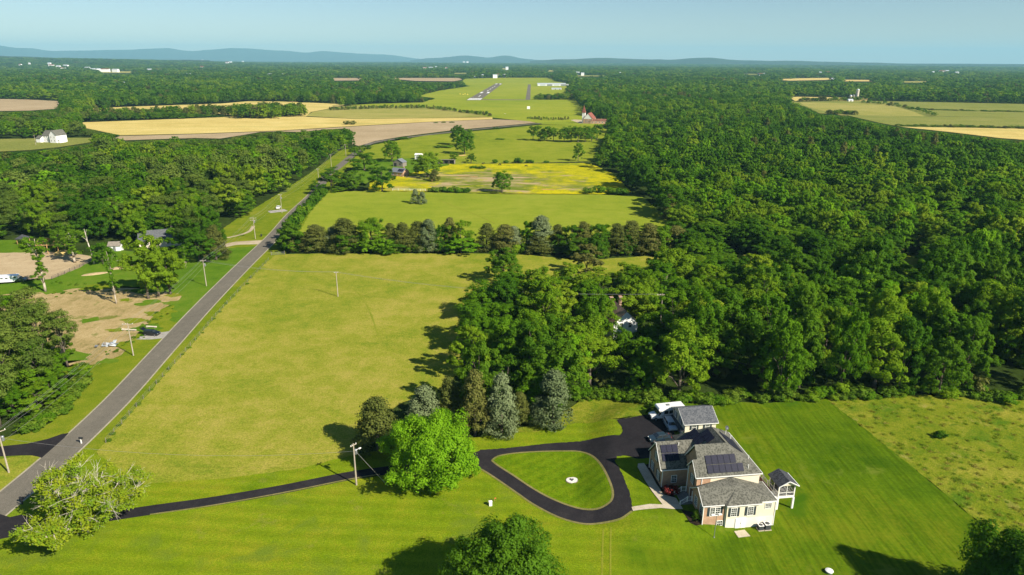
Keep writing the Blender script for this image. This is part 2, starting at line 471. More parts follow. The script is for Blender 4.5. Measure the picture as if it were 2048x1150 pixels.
sheet('ploughed_field', [(205, 286), (240, 272), (400, 268), (560, 262), (690, 254), (870, 243.5), (985, 238.5), (1040, 240.5), (1082, 244.5), (1000, 252), (900, 261), (804, 273), (750, 282), (718, 292), (704, 288), (705, 262), (690, 257), (650, 259), (600, 264), (560, 263), (520, 264), (480, 271), (440, 277), (390, 276), (290, 279), (240, 281)],
      M['ploughed'], .004, 'long brown ploughed field beside the curving road', 'field', seed=8)
sheet('wheat_field', [(155, 245), (342, 238.2), (478, 233), (610, 233.5), (720, 238.2), (850, 236.5), (985, 234.5), (985, 238), (870, 243), (690, 253), (560, 261), (400, 267), (240, 270.5), (171, 256)],
      M['wheat'], .008, 'pale golden wheat field in front of the tree clump', 'field', seed=9)
sheet('far_wheat_field', [(124, 219.5), (240, 214), (444, 207), (495, 202.5), (580, 203.2), (690, 208.5), (685, 212), (622, 224), (612, 233), (470, 232), (340, 222), (200, 223)],
      M['wheat'], .004, 'golden wheat field behind the long hedgerow at left', 'field', seed=10)
sheet('hay_field', [(612, 232), (625, 224), (690, 212), (760, 210), (860, 214), (940, 225), (990, 233.5), (860, 236), (720, 238)],
      M['hay'], .006, 'tan hay field below the row of small conifers', 'field', seed=11)
sheet('airfield_grass', [(690, 210.5), (760, 207), (845, 205), (870, 196), (832, 192), (880, 181), (940, 172), (920, 166), (930, 157.5), (1000, 155.5), (1101, 155.5), (1108, 162), (1140, 168), (1132, 190), (1149, 198.5), (1166, 214),
                         (1170, 231), (1215, 243), (1215, 252), (1085, 248), (1060, 243), (985, 235), (940, 226), (860, 215)],
      M['airfield'], .010, 'mown grass airfield round the runway', 'airfield', seed=12)
sheet('tan_field', [(-60, 197), (60, 199), (123, 202.5), (118, 217), (60, 221), (-60, 223)], M['ploughed'], .004, 'tan field at the far left edge', 'field', seed=13)
sheet('farmhouse_field', [(-60, 279), (100, 276), (198, 275), (190, 283), (120, 294), (60, 300), (-60, 306)], M['far_green'], .004, 'pale green field round the white farmhouse', 'field', seed=14)
for i, (px, mt, lab) in enumerate([
    ([(662, 157.2), (727, 157), (722, 162), (668, 162.5)], 'ploughed', 'narrow tan field left of the airfield'),
    ([(764, 157), (921, 157), (924, 160.5), (908, 164), (830, 163)], 'ploughed', 'long tan field just left of the airfield'),
    ([(1562, 202), (1594, 203), (1720, 201.5), (1859, 204), (2100, 209), (2100, 236), (1850, 232), (1690, 229), (1640, 227), (1600, 210)], 'far_green', 'broad pale green field below the silos'),
    ([(1600, 205), (1640, 205), (1770, 207), (1830, 224), (1850, 233), (1680, 230.5), (1610, 212)], 'hay', 'tan strip of field in front of the silos'),
    ([(1690, 229.5), (1850, 232.5), (2100, 236), (2100, 256), (1960, 256), (1805, 254), (1760, 246)], 'far_green', 'green field strip at the right edge'),
    ([(1805, 254), (1930, 255.5), (2110, 258), (2110, 284), (2000, 276), (1900, 264)], 'wheat', 'golden wheat strip at the right edge'),
    ([(1578, 194), (1600, 193.5), (1735, 196), (1735, 202), (1590, 202)], 'wheat', 'golden strip of grain behind the silos'),
    ([(1540, 160), (1600, 157.5), (1672, 156.5), (1660, 161), (1580, 162.5)], 'wheat', 'far golden field at upper right'),
    ([(1683, 160.5), (1748, 161), (1748, 164), (1682, 164)], 'wheat', 'small far golden field right of another golden field'),
    ([(1795, 163.5), (1862, 163.5), (1860, 166.5), (1800, 166.5)], 'hay', 'small far tan field at upper right'),
    ([(1470, 148.5), (1500, 148), (1550, 149), (1500, 151)], 'far_green', 'thin far green field at upper right'),
    ([(195, 142.8), (270, 143.2), (268, 147), (200, 147)], 'hay', 'far tan field below the left hills'),
    ([(1000, 137), (1022, 136.5), (1020, 139.5), (1000, 140)], 'hay', 'tiny far field beyond the runway'),
    ([(1090, 141), (1112, 140.5), (1110, 144), (1092, 144)], 'hay', 'tiny far field behind the white hangars'),
    ([(1150, 151), (1215, 151.5), (1215, 154), (1150, 154)], 'far_green', 'thin far green strip behind the hangars'),
    ([(900, 146.5), (940, 146), (936, 149), (905, 149)], 'far_green', 'tiny far green field beyond the runway end'),
]):
    far_ = min(q[1] for q in px) < 170
    sheet('far_field', px, M[mt], (2.0 if far_ else .02) + .004 * i, lab, 'field', step=(130, -6000, 6000, 1500, 9000) if far_ else None, seed=20 + i)

# the house lot
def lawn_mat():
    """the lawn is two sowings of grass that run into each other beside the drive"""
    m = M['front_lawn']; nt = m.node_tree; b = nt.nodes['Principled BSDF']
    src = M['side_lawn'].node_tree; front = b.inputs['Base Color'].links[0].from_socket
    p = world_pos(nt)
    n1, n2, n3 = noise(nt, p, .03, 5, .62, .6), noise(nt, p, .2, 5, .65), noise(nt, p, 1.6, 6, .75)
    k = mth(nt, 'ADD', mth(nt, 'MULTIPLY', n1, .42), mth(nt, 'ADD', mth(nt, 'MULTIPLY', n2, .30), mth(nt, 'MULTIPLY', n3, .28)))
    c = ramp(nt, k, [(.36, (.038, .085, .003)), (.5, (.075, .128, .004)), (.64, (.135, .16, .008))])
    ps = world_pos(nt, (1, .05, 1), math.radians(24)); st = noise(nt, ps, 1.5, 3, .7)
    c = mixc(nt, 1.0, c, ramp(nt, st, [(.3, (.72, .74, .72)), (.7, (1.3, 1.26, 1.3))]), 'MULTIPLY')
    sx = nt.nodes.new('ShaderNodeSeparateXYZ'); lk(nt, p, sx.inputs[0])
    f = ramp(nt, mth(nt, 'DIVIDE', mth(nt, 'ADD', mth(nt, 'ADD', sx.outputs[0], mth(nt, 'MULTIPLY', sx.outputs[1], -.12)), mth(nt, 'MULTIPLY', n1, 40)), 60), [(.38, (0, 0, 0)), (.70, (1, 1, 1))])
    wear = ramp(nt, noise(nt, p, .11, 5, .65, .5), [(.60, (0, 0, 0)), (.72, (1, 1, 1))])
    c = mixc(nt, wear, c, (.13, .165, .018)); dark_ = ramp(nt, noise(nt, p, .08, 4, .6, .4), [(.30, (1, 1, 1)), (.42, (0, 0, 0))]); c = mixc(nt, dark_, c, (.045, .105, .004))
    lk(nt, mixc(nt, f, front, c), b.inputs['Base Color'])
    return m
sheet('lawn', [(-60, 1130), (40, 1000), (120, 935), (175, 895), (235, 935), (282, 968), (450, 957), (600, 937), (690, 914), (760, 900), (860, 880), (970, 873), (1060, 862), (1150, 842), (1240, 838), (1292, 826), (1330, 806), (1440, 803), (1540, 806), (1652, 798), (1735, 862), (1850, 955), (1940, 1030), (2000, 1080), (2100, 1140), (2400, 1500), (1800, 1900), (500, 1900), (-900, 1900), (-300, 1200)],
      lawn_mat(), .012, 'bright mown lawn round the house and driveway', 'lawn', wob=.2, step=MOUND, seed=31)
sheet('rough_meadow', [(1652, 798), (1720, 792), (1850, 790), (2048, 800), (2250, 806), (2500, 1200), (2400, 1500), (2100, 1140), (2000, 1080), (1940, 1030), (1850, 955), (1735, 862)],
      M['rough_meadow'], .010, 'unmown weedy meadow right of the lawn', 'meadow', wob=.25, seed=33)
sheet('dry_grass', [(1015, 862), (1100, 838), (1145, 812), (1180, 790), (1240, 795), (1310, 808), (1290, 828), (1238, 838), (1150, 846), (1060, 866)], M['rough_meadow'], .06, 'dry grassy patch beside the silver trees', 'grass', wob=.3, step=MOUND, seed=34)
sheet('driveway_loop', [(962, 900), (1010, 897), (1100, 887), (1180, 879), (1240, 871), (1246, 863), (1243, 852), (1233, 840), (1262, 835), (1292, 830), (1340, 826), (1345, 850), (1352, 880), (1330, 915), (1276, 918), (1252, 911), (1234, 913), (1230, 922), (1247, 953), (1259, 986), (1264, 1013), (1266, 1022),
                        (1240, 1038), (1197, 1047), (1162, 1047), (1117, 1035), (1068, 1010), (1030, 984), (988, 955), (960, 938), (936, 930), (930, 915)],
      M['driveway'], .075, 'black asphalt driveway looping past the house', 'driveway', wob=.10, step=MOUND, open_=False)
isl = smooth_ring([(984, 922), (1005, 911), (1057, 905), (1127, 903), (1169, 906), (1196, 923), (1217, 958), (1226, 990), (1217, 1007), (1193, 1019), (1155, 1017), (1103, 998), (1057, 972), (1016, 944)], 4)
sheet('lawn_island', isl, M['lawn'], .11, 'teardrop lawn island inside the driveway loop', 'lawn', step=MOUND, open_=False)
rim = ground_mat('dry_edge', [(.12, .13, .03), (.19, .17, .06), (.25, .21, .09)], .2, .6, 3)
ribbon_xy('worn_edge', [G(*p) for p in isl[::3] + isl[:1]], .42, rim, .13, 'dry grass edge round the lawn island', 'ground', sm=3)
ribbon_xy('driveway', [G(*p) for p in [(12, 1058), (120, 1048), (285, 1023), (420, 1004), (560, 980), (700, 952), (800, 938), (900, 926), (975, 913)]], 2.9, M['driveway'], .06, 'narrow black driveway running from the road to the loop', 'driveway')
ribbon_xy('worn_edge', [G(*p) for p in [(300, 1029.5), (420, 1012), (560, 987), (700, 958.7), (760, 949)]], .35, rim, .075, 'dry grass edge along the narrow driveway', 'ground')
ribbon_xy('worn_edge', [G(*p) for p in [(936, 930), (960, 938), (988, 955), (1030, 984), (1068, 1010), (1117, 1035), (1162, 1047.5), (1197, 1047.5), (1240, 1038.5), (1264, 1023)]], .4, rim, .095, 'dry grass edge outside the driveway loop', 'ground')
sheet('driveway_mouth', [(-60, 1010), (20, 1035), (42, 1030), (62, 1034), (70, 1046), (60, 1060), (20, 1075), (-60, 1090)], M['driveway'], .085, 'flared black driveway mouth at the road', 'driveway', open_=False)
sheet('walkway', [(1263, 1015), (1300, 1009), (1325, 1010), (1305, 985), (1290, 962), (1275, 935), (1276, 928), (1288, 927), (1300, 945), (1312, 968), (1327, 990), (1352, 997), (1366, 1019), (1345, 1019), (1322, 1017), (1266, 1023)], M['concrete'], .13,
      'pale curved concrete walkway up to the front steps', 'walkway', step=MOUND, open_=False)
sheet('flower_bed', [(1290, 930), (1300, 928), (1325, 955), (1345, 990), (1352, 997), (1328, 990), (1313, 968)], M['mulch'], .10, 'dark mulch bed under the brick garage wing', 'flower bed', step=MOUND, open_=False)
sheet('flower_bed', [(1362, 1020), (1385, 1025), (1404, 1050), (1392, 1052), (1380, 1046)], M['mulch'], .10, 'dark mulch bed beside the brick corner of the house', 'flower bed', step=MOUND, open_=False)
sheet('stone_slab', [(1468, 1063), (1489, 1060), (1501, 1073), (1477, 1076)], M['concrete'], .08, 'tan concrete slab at the basement door', 'slab', open_=False)
worn = ground_mat('worn_grass', [(.15, .19, .012), (.20, .22, .02), (.25, .24, .04)], .2, .7, 3)
for pts, w, lab in [([(1207, 1058), (1205, 1100), (1204, 1165)], .28, 'faint wheel track on the lawn below the driveway loop, first of the pair'), ([(1222, 1054), (1221, 1100), (1221, 1165)], .28, 'faint wheel track on the lawn below the driveway loop, second of the pair'),
                    ([(878, 400), (912, 414), (948, 428), (990, 447)], .9, 'faint cattle path across the back pasture'), ([(560, 512), (640, 540), (720, 590), (760, 680)], .5, 'faint track from the gate into the big pasture')]:
    ribbon_xy('grass_track', [G(*p) for p in pts], w, worn, .05, lab, 'track')
# road and its side
sheet('verge', [(-60, 1000), (-60, 905), (0, 878), (60, 862), (105, 845), (140, 800), (150, 738), (215, 712), (255, 680), (300, 632), (330, 600), (380, 550), (440, 505), (428, 470), (470, 440), (520, 410), (575, 376), (620, 346), (684, 298), (708, 298), (696, 332), (662, 384), (610, 455), (570, 508),
                (545, 532), (494, 584), (444, 639), (384, 709), (312, 790), (240, 878), (190, 910), (130, 945), (40, 1010), (-60, 1110)],
      M['verge'], .002, 'green grass verges along the country road', 'verge', wob=.3, seed=41)
RX = [G(*p) for p in [(640, 372), (655, 350), (678, 333), (702, 313), (722, 297.5), (746, 285.5), (804, 276), (913, 263), (1000, 254), (1081, 246.5)]]
ROAD = [(-97, 40), (-91.5, 100), (-91.7, 136), (-95.6, 172), (-99.6, 207), (-103.6, 250), (-107.7, 301), (-113, 345), (-117, 395)] + RX
ribbon_xy('road', ROAD, 5.9, M['asphalt_road'], .030, 'grey two lane country road running off past the fields', 'road')
sand = ground_mat('road_edge', [(.26, .23, .15), (.34, .30, .21), (.40, .36, .27)], .2, .8, 4)
for sgn, lab in ((-1, 'pale gravel edge on the far side of the road'), (1, 'pale gravel edge on the pasture side of the road')):
    ribbon_xy('road_shoulder', [(x + sgn * 3.15, y) for x, y in ROAD[:10]], .4, sand, .024, lab, 'road edge')
sheet('side_driveway', [(-60, 900), (0, 893), (56, 887), (95, 878), (124, 868), (138, 866), (120, 885), (88, 918), (78, 914), (64, 911), (40, 911), (0, 913), (-60, 918)], M['driveway'], .026, 'black asphalt driveway leaving the road at left', 'driveway', open_=False)
sheet('roadside_grass', [(-60, 925), (0, 918), (66, 908), (80, 915), (0, 990), (-60, 1040)], M['pasture'], .018, 'dry grass corner between the road and the side driveway', 'grass')
# left lots
sheet('bare_lot', [(-60, 600), (-60, 595), (60, 585), (110, 582), (200, 572), (290, 580), (350, 588), (352, 606), (318, 625), (290, 655), (262, 690), (215, 722), (160, 742), (120, 720), (60, 660), (-60, 640)],
      M['bare_lot'], .012, 'cleared bare tan lot left of the road', 'ground', smooth=3, wob=1.5, seed=42)
sheet('side_yard', [(-60, 596), (-60, 575), (30, 565), (100, 558), (190, 505), (215, 498), (330, 510), (440, 498), (510, 492), (540, 478), (530, 500), (420, 605), (372, 650), (340, 640), (352, 590), (300, 575), (200, 570), (100, 584)],
      M['lot_grass'], .008, 'green yard in front of the house among the left trees', 'yard', wob=.4, seed=43)
sheet('arena', [(-60, 507), (40, 505), (100, 503), (170, 510), (192, 516), (160, 535), (104, 558), (30, 560), (-60, 566)], M['arena'], .016, 'bare sandy riding arena at left', 'arena', wob=.4, seed=44)
sheet('back_yard', [(-60, 480), (30, 480), (70, 500), (100, 504), (40, 507), (-60, 510)], M['lot_grass'], .014, 'small green strip behind the sandy arena', 'yard', wob=.4, seed=45)
ribbon_xy('tan_driveway', [G(*p) for p in [(440, 494), (470, 487), (505, 485), (532, 484)]], (4.5, 7.5), M['tan_drive'], .020, 'pale gravel driveway leading to the house among the trees', 'driveway')
ribbon_xy('dirt_track', [G(*p) for p in [(446, 477), (475, 471), (498, 463), (507, 452)]], 1.6, M['tan_drive'], .014, 'sandy track beside the road near the utility pole', 'track')
ribbon_xy('gravel_spur', [G(*p) for p in [(538, 424), (556, 422), (572, 420)]], 6, M['gravel_pad'], .020, 'grey gravel turnout holding the white car', 'gravel')
ribbon_xy('gravel_spur', [G(*p) for p in [(282, 672), (310, 672), (342, 668)]], 5, M['gravel_pad'], .026, 'grey gravel turnout holding the black car', 'gravel')
OPEN.append(np.array([(440, 520), (428, 470), (470, 440), (520, 410), (575, 376), (620, 346), (684, 298), (700, 300), (600, 460), (540, 520)]))
OPEN_FULL = []
for px, lab in [([(1785, 524), (1800, 512), (1852, 515), (1845, 533), (1806, 553), (1780, 547)], 'sunny grass clearing deep in the right woods'), ([(1478, 511), (1528, 508), (1534, 521), (1480, 524)], 'small grass clearing beyond the ruined house woods')]:
    sheet('clearing', px, M['pasture'], .01, lab, 'clearing', smooth=2); OPEN_FULL.append(np.array(px, float))
rnd = random.Random(12)
lot = [(110, 583), (200, 574), (290, 581), (348, 590), (350, 605), (318, 627), (290, 656), (262, 690), (215, 722), (165, 738), (130, 715), (250, 600), (180, 640), (230, 660), (300, 605), (60, 600), (20, 625), (270, 640), (120, 640)]
for k, (px_, py_) in enumerate(lot):
    x, y = G(px_, py_); r = rnd.uniform(1.5, 4.2) * (1 if k < 11 else .7); n = 14
    ring = [(x + r * rnd.uniform(.5, 1.35) * math.cos(2 * math.pi * q / n) * 1.5, y + r * rnd.uniform(.5, 1.35) * math.sin(2 * math.pi * q / n)) for q in range(n)]
    sheet_xy('grass_patch', smooth_ring(ring, 3), M['verge'] if k % 2 else M['lot_grass'], .018 + .0005 * k, 'ragged grass patch on the cleared lot', 'grass')
# runway, taxiway, gravel
def quad(name, px, mat, layer, label, cat): return sheet(name, px, mat, layer, label, cat, open_=False)
quad('runway', [(931.5, 200.5), (960.5, 200.5), (1005.5, 166.8), (991.5, 166.8)], M['asphalt_road'], .05, 'grey asphalt runway with white threshold bars', 'runway')
quad('taxiway', [(1051, 200), (1060.5, 200), (1061.5, 168.8), (1056, 168.8)], M['asphalt_road'], .05, 'grey paved strip parallel to the runway', 'taxiway')
quad('taxiway', [(960, 200), (1051, 200.3), (1051, 199.2), (962, 198.6)], M['asphalt_road'], .045, 'thin paved link between the runway and the parallel strip', 'taxiway')
quad('gravel_lot', [(1141, 240), (1150, 239), (1170, 240), (1172, 246.5), (1160, 247)], M['tan_drive'], .05, 'pale gravel lot beside the steepled church', 'gravel')
ra, rb, rc, rd = [Vector(G(*p)) for p in ((931.5, 200.5), (960.5, 200.5), (1005.5, 166.8), (991.5, 166.8))]
def rw(s, t): return (ra + (rb - ra) * s) + ((rd + (rc - rd) * s) - (ra + (rb - ra) * s)) * t
for k in range(8):
    s0 = .05 + k * .118
    q = [rw(s0, .012), rw(s0 + .075, .012), rw(s0 + .075, .075), rw(s0, .075)]
    sheet_xy('runway_bar', [tuple(p) for p in q], M['marking'], .07, None, None, parent=bpy.data.objects['runway'])
for (s0, s1, t0, t1) in ((.10, .30, .30, .36), (.70, .90, .30, .36), (.10, .35, .92, .97), (.65, .90, .92, .97), (.47, .53, .14, .2), (.47, .53, .4, .46), (.47, .53, .5, .56), (.47, .53, .6, .66), (.47, .53, .7, .76)):
    sheet_xy('runway_bar', [tuple(p) for p in (rw(s0, t0), rw(s1, t0), rw(s1, t1), rw(s0, t1))], M['marking'], .07, None, None, parent=bpy.data.objects['runway'])

# far ridges
def ridge(name, prof, dist, depth, mat, label, seed):
    rnd = np.random.RandomState(seed)
    pts = np.array(prof, float)
    xs = np.arange(pts[0, 0], pts[-1, 0] + 1, 8.0)
    ys = np.interp(xs, pts[:, 0], pts[:, 1])
    ker = np.hanning(5); ker /= ker.sum()
    ys = np.convolve(np.pad(ys, 2, mode='edge'), ker, 'valid')
    ys += np.convolve(rnd.randn(len(xs) + 4), np.ones(5) / 5, 'valid')[:len(xs)] * .5
    rows = [(-1.0, 0.0), (-.7, .22), (-.45, .5), (-.22, .82), (0, 1.0), (.3, .8), (.7, .3), (1.0, 0.0)]
    v, f = [], []
    for px, py in zip(xs, ys):
        u, w = (px - 1024) / FOC, -(py - 575) / FOC
        u, w = cr * u - sr * w, sr * u + cr * w
        d = np.array([u, cp + w * sp, -sp + w * cp]); hd = math.hypot(d[0], d[1])
        ztop = CAM_H + dist * d[2] / hd
        base = -20
        az = math.atan2(d[0], d[1])
        for t, k in rows:
            jit = 1 + .1 * rnd.randn() * (0 < abs(t) < 1)
            r = dist + t * depth
            v.append((r * math.sin(az), r * math.cos(az), base + (ztop - base) * min(1.0, k * jit)))
    n = len(rows)
    for i in range(len(xs) - 1):
        for j in range(n - 1): f.append((i * n + j, (i + 1) * n + j, (i + 1) * n + j + 1, i * n + j + 1))
    me = bpy.data.meshes.new(name); me.from_pydata(v, [], f); me.update()
    me.polygons.foreach_set('use_smooth', [True] * len(f))
    tag(link(name, me, mat), label, 'hill', kind='structure')
M['hill_forest'] = ground_mat('hill_forest', [(.020, .034, .016), (.032, .050, .022), (.045, .065, .028)], .0006, .003, .02, bump=0)
ridge('mountain_ridge', [(-260, 100), (-120, 90), (0, 91), (30, 95.5), (65, 96.5), (100, 101.5), (150, 101.5), (200, 100), (260, 99), (300, 97.5), (340, 96), (360, 100), (385, 102.5), (410, 100), (460, 96), (500, 97), (540, 100), (580, 102), (610, 106), (640, 102), (660, 103), (720, 107), (780, 109.5), (835, 117.5), (880, 121)],
      27000, 3500, M['hill_forest'], 'long pale blue mountain ridge on the left horizon', 1)
ridge('mountain_ridge', [(820, 121), (850, 117), (880, 115.5), (905, 113), (930, 110.5), (955, 113), (978, 116), (1000, 111.5), (1020, 111.5), (1042, 117), (1080, 120), (1120, 121), (1180, 120.5)],
      20000, 2000, M['hill_forest'], 'two blue hills at the middle of the horizon', 2)
ridge('mountain_ridge', [(1060, 122), (1120, 118.5), (1150, 118), (1210, 115.5), (1250, 117.5), (1290, 118.5), (1340, 120), (1370, 117.5), (1395, 116), (1425, 115.5), (1450, 118), (1490, 121), (1540, 121.5), (1600, 121.5), (1660, 123.5), (1740, 125.5), (1800, 127), (1900, 127.5), (2060, 128.5), (2300, 131)],
      14000, 1800, M['hill_forest'], 'low dark blue wooded ridge on the right horizon', 3)
ridge('wooded_rise', [(-260, 118), (-120, 112), (0, 111.5), (60, 113.5), (120, 116), (200, 118), (300, 119.5), (420, 120.5)], 9500, 1500, M['hill_forest'], 'dark wooded rise under the mountains at far left', 4)

# ================================================================ TREES
LEAF = {
    'broad':  leaf_mat('leaf_broad', (.066, .165, .005), (.118, .232, .008), (.200, .295, .013), .42),
    'dark':   leaf_mat('leaf_dark', (.040, .116, .005), (.072, .168, .007), (.120, .220, .011), .42),
    'lime':   leaf_mat('leaf_lime', (.105, .24, .006), (.150, .31, .008), (.215, .375, .013), .38),
    'yellow': leaf_mat('leaf_yellow', (.120, .215, .008), (.175, .270, .012), (.250, .325, .020), .38),
    'cedar':  leaf_mat('leaf_cedar', (.075, .098, .018), (.115, .132, .026), (.165, .165, .040), .2),
    'silver': leaf_mat('leaf_silver', (.105, .142, .058), (.155, .195, .085), (.220, .258, .125), .15),
    'pine':   leaf_mat('leaf_pine', (.066, .115, .015), (.105, .160, .021), (.155, .200, .032), .25),
    'weed':   leaf_mat('leaf_weed', (.065, .135, .008), (.105, .185, .012), (.160, .225, .022), .3),
    'oak':    leaf_mat('leaf_oak', (.075, .165, .008), (.115, .225, .011), (.170, .275, .017)),
    'maple':  leaf_mat('leaf_maple', (.06, .010, .012), (.11, .018, .018), (.18, .03, .025), .2),
}
M['bark'] = solid('bark', (.13, .105, .08), .9, .1, var=.35, scale=4, bump=.5)
M['pale_bark'] = solid('pale_bark', (.40, .34, .26), .9, .1, var=.25, scale=3, bump=.4)
M['dead_wood'] = solid('dead_wood', (.62, .55, .44), .9, .1, var=.25, scale=3)

def unit(v): return v / np.maximum(np.linalg.norm(v, axis=1, keepdims=True), 1e-9)
def leaves_mesh(name, C, Nn, size, tint, mat, rng, aspect=.62):
    n = len(C)
    Nn = unit(Nn)
    t = unit(np.cross(Nn, unit(rng.randn(n, 3))))
    b = np.cross(Nn, t)
    s = size[:, None]
    lift = Nn * s * .12
    V = np.stack([C - t * s * .5 - lift, C - b * s * .5 * aspect + lift * .5, C + t * s * .5 - lift, C + b * s * .5 * aspect + lift * .5], 1).reshape(-1, 3)
    me = bpy.data.meshes.new(name)
    me.vertices.add(4 * n); me.loops.add(4 * n); me.polygons.add(n)
    me.vertices.foreach_set('co', V.astype('f').ravel())
    me.loops.foreach_set('vertex_index', np.arange(4 * n, dtype='i'))
    me.polygons.foreach_set('loop_start', np.arange(0, 4 * n, 4, dtype='i'))
    me.polygons.foreach_set('loop_total', np.full(n, 4, dtype='i'))
    a = me.attributes.new('tint', 'FLOAT', 'POINT')
    a.data.foreach_set('value', np.repeat(np.clip(tint, 0, 1), 4).astype('f'))
    me.materials.append(mat)
    me.update(); me.validate()
    return me
def crown_points(rng, kind, h, R, nclump, nleaf, leaf):
    """leaf positions: twig clumps spread through the crown's volume, leaves over each clump"""
    cc, cr_ = [], []
    if kind in ('broad', 'open'):
        z0 = .03 if kind == 'broad' else .24
        nb = 11 if nclump < 160 else 22
        bo = []
        for i in range(nb):
            a = 2 * math.pi * (i * .618 + rng.uniform(-.08, .08)); zz = z0 + .13 + (.68 - z0 * .5) * ((i + .5) / nb) ** .85 + rng.uniform(-.05, .05)
            wide = math.sqrt(max(.04, 1 - ((zz - .45) / .62) ** 2))
            rr = R * wide * rng.uniform(.52, .84)
            bo.append((math.cos(a) * rr, math.sin(a) * rr, zz * h, R * rng.uniform(.30, .46) * (.92 if nb < 20 else .7)))
        bo.append((rng.uniform(-.1, .1) * R, rng.uniform(-.1, .1) * R, h * .84, R * .36)); bo.append((0, 0, h * .5, R * .5))
        for i in range(nclump):
            bx_, by_, bz_, br_ = bo[i % len(bo)]
            d = rng.randn(3); d /= np.linalg.norm(d); d[2] = abs(d[2]) if rng.rand() < .7 else d[2]
            q = rng.uniform(.45, 1.0)
            z = min(max(bz_ + d[2] * br_ * q * (h / R) * .34, .06 * h), .97 * h)
            cc.append(np.array([bx_ + d[0] * br_ * q, by_ + d[1] * br_ * q, z])); cr_.append(br_ * rng.uniform(.26, .48))
    elif kind == 'dome':
        ph = rng.uniform(0, 6.28, 6)
        for i in range(nclump):
            d = rng.randn(3); d /= np.linalg.norm(d)
            if d[2] < -.55: d[2] = -d[2]
            a = math.atan2(d[1], d[0]); q = rng.uniform(.30, 1) ** .42
            l = .98 + .13 * math.sin(3 * a + ph[0] + 2 * d[2]) + .11 * math.sin(5 * a + ph[1] - 3 * d[2]) + .09 * math.sin(8 * d[2] + ph[2] + 2 * a)
            cc.append(np.array([d[0] * R * .90 * q * l, d[1] * R * .90 * q * l, h * (.43 + d[2] * q * l * (.50 if d[2] > 0 else .50))])); cr_.append(R * rng.uniform(.09, .20))
    elif kind == 'cedar':
        for i in range(nclump):
            z = rng.uniform(.04, 1) ** .9
            prof = (1 - z) ** .62 * (.72 + .28 * min(1, z / .12)) + .05
            a = rng.uniform(0, 2 * math.pi); q = rng.uniform(.25, 1) ** .5
            cc.append(np.array([math.cos(a) * R * prof * q, math.sin(a) * R * prof * q, z * h * .94])); cr_.append(R * rng.uniform(.20, .34))
    elif kind == 'pine':
        for i in range(nclump):
            z = rng.uniform(.45, 1)
            prof = 1.0 - abs(z - .68) * 1.7
            a = rng.uniform(0, 2 * math.pi); q = rng.uniform(.1, 1) ** .5
            cc.append(np.array([math.cos(a) * R * prof * q, math.sin(a) * R * prof * q, z * h * .95])); cr_.append(R * rng.uniform(.2, .36))
    elif kind == 'slim':
        for i in range(nclump):
            z = rng.uniform(.30, 1)
            a = rng.uniform(0, 2 * math.pi); q = rng.uniform(.1, 1) ** .6
            pr = .55 + .45 * math.sin(z * 9)
            cc.append(np.array([math.cos(a) * R * q * pr, math.sin(a) * R * q * pr, z * h * .95])); cr_.append(R * rng.uniform(.16, .30))
    elif kind == 'shrub':
        for i in range(nclump):
            d = rng.randn(3); d /= np.linalg.norm(d); q = rng.uniform(0, 1) ** .45
            cc.append(np.array([d[0] * R * .8 * q, d[1] * R * .8 * q, h * (.45 + d[2] * q * .42)])); cr_.append(R * rng.uniform(.22, .38))
    cc = np.array(cc); cr_ = np.array(cr_)
    k = rng.randint(0, len(cc), nleaf)
    d = unit(rng.randn(nleaf, 3)); d[:, 2] = np.abs(d[:, 2]) * np.where(rng.rand(nleaf) < .64, 1, -1)
    if kind in ('cedar', 'pine'): d[:, 2] *= .8
    rr = cr_[k] * rng.uniform(.45, 1.08, nleaf)
    C = cc[k] + d * rr[:, None] * np.array([1, 1, .85])
    ax = np.array([0, 0, h * .5])
    out = unit(C - ax)
    Nn = d * .75 + out * .5 + np.array([0, 0, .28]) + rng.randn(nleaf, 3) * .36
    cl = rng.rand(len(cc))
    tint = cl[k] * .55 + rng.rand(nleaf) * .45
    size = leaf * rng.uniform(.7, 1.35, nleaf)
    return C, Nn, size, tint, cc
def trunk_mesh(name, rng, h, R, cc, mat, kind, thick=.022, limbs=9):
    mb = MB()
    top = h * (.93 if kind in ('cedar', 'pine', 'slim') else .66)
    pts, rad = [], []
    for i in range(6):
        t = i / 5
        pts.append((rng.randn() * .012 * h * t, rng.randn() * .012 * h * t, -.4 + (top + .4) * t)); rad.append(h * thick * (1.25 if i == 0 else 1 - .8 * t))
    mb.tube(pts, rad, 7)
    if limbs:
        idx = rng.choice(len(cc), min(limbs, len(cc)), replace=False)
        for j in idx:
            e = cc[j]
            z0 = min(top * .9, max(.12 * h, e[2] - (.22 if kind not in ('cedar',) else .02) * h - .25 * math.hypot(e[0], e[1])))
            t = (z0 + .4) / (top + .4)
            a = Vector((0, 0, z0)); b = Vector(e); m = (a + b) / 2 + Vector((0, 0, .05 * h))
            r_ = h * thick * .42 * (1 - .6 * t)
            mb.tube([a, m, b], [r_, r_ * .65, r_ * .25], 5)
    me = mb.mesh(name, True); me.materials.append(mat)
    return me
PROTO = {}
def make_proto(key, kind, seed, h, R, nclump, nleaf, leaf, mat, bark='bark', limbs=9, thick=.022):
    rng = np.random.RandomState(seed)
    C, Nn, size, tint, cc = crown_points(rng, kind, h, R, nclump, nleaf, leaf)
    cm = leaves_mesh('crown', C, Nn, size, tint, LEAF[mat], rng)
    tm = trunk_mesh('trunk', rng, h, R, cc, M[bark], kind, thick, limbs) if kind != 'shrub' else None
    PROTO[key] = (cm, tm, h, R)
for i in range(5): make_proto(f'broad{i}', ('broad', 'dome')[i % 2], 10 + i, 17, 6.2, 150, 12500, .45, 'broad')
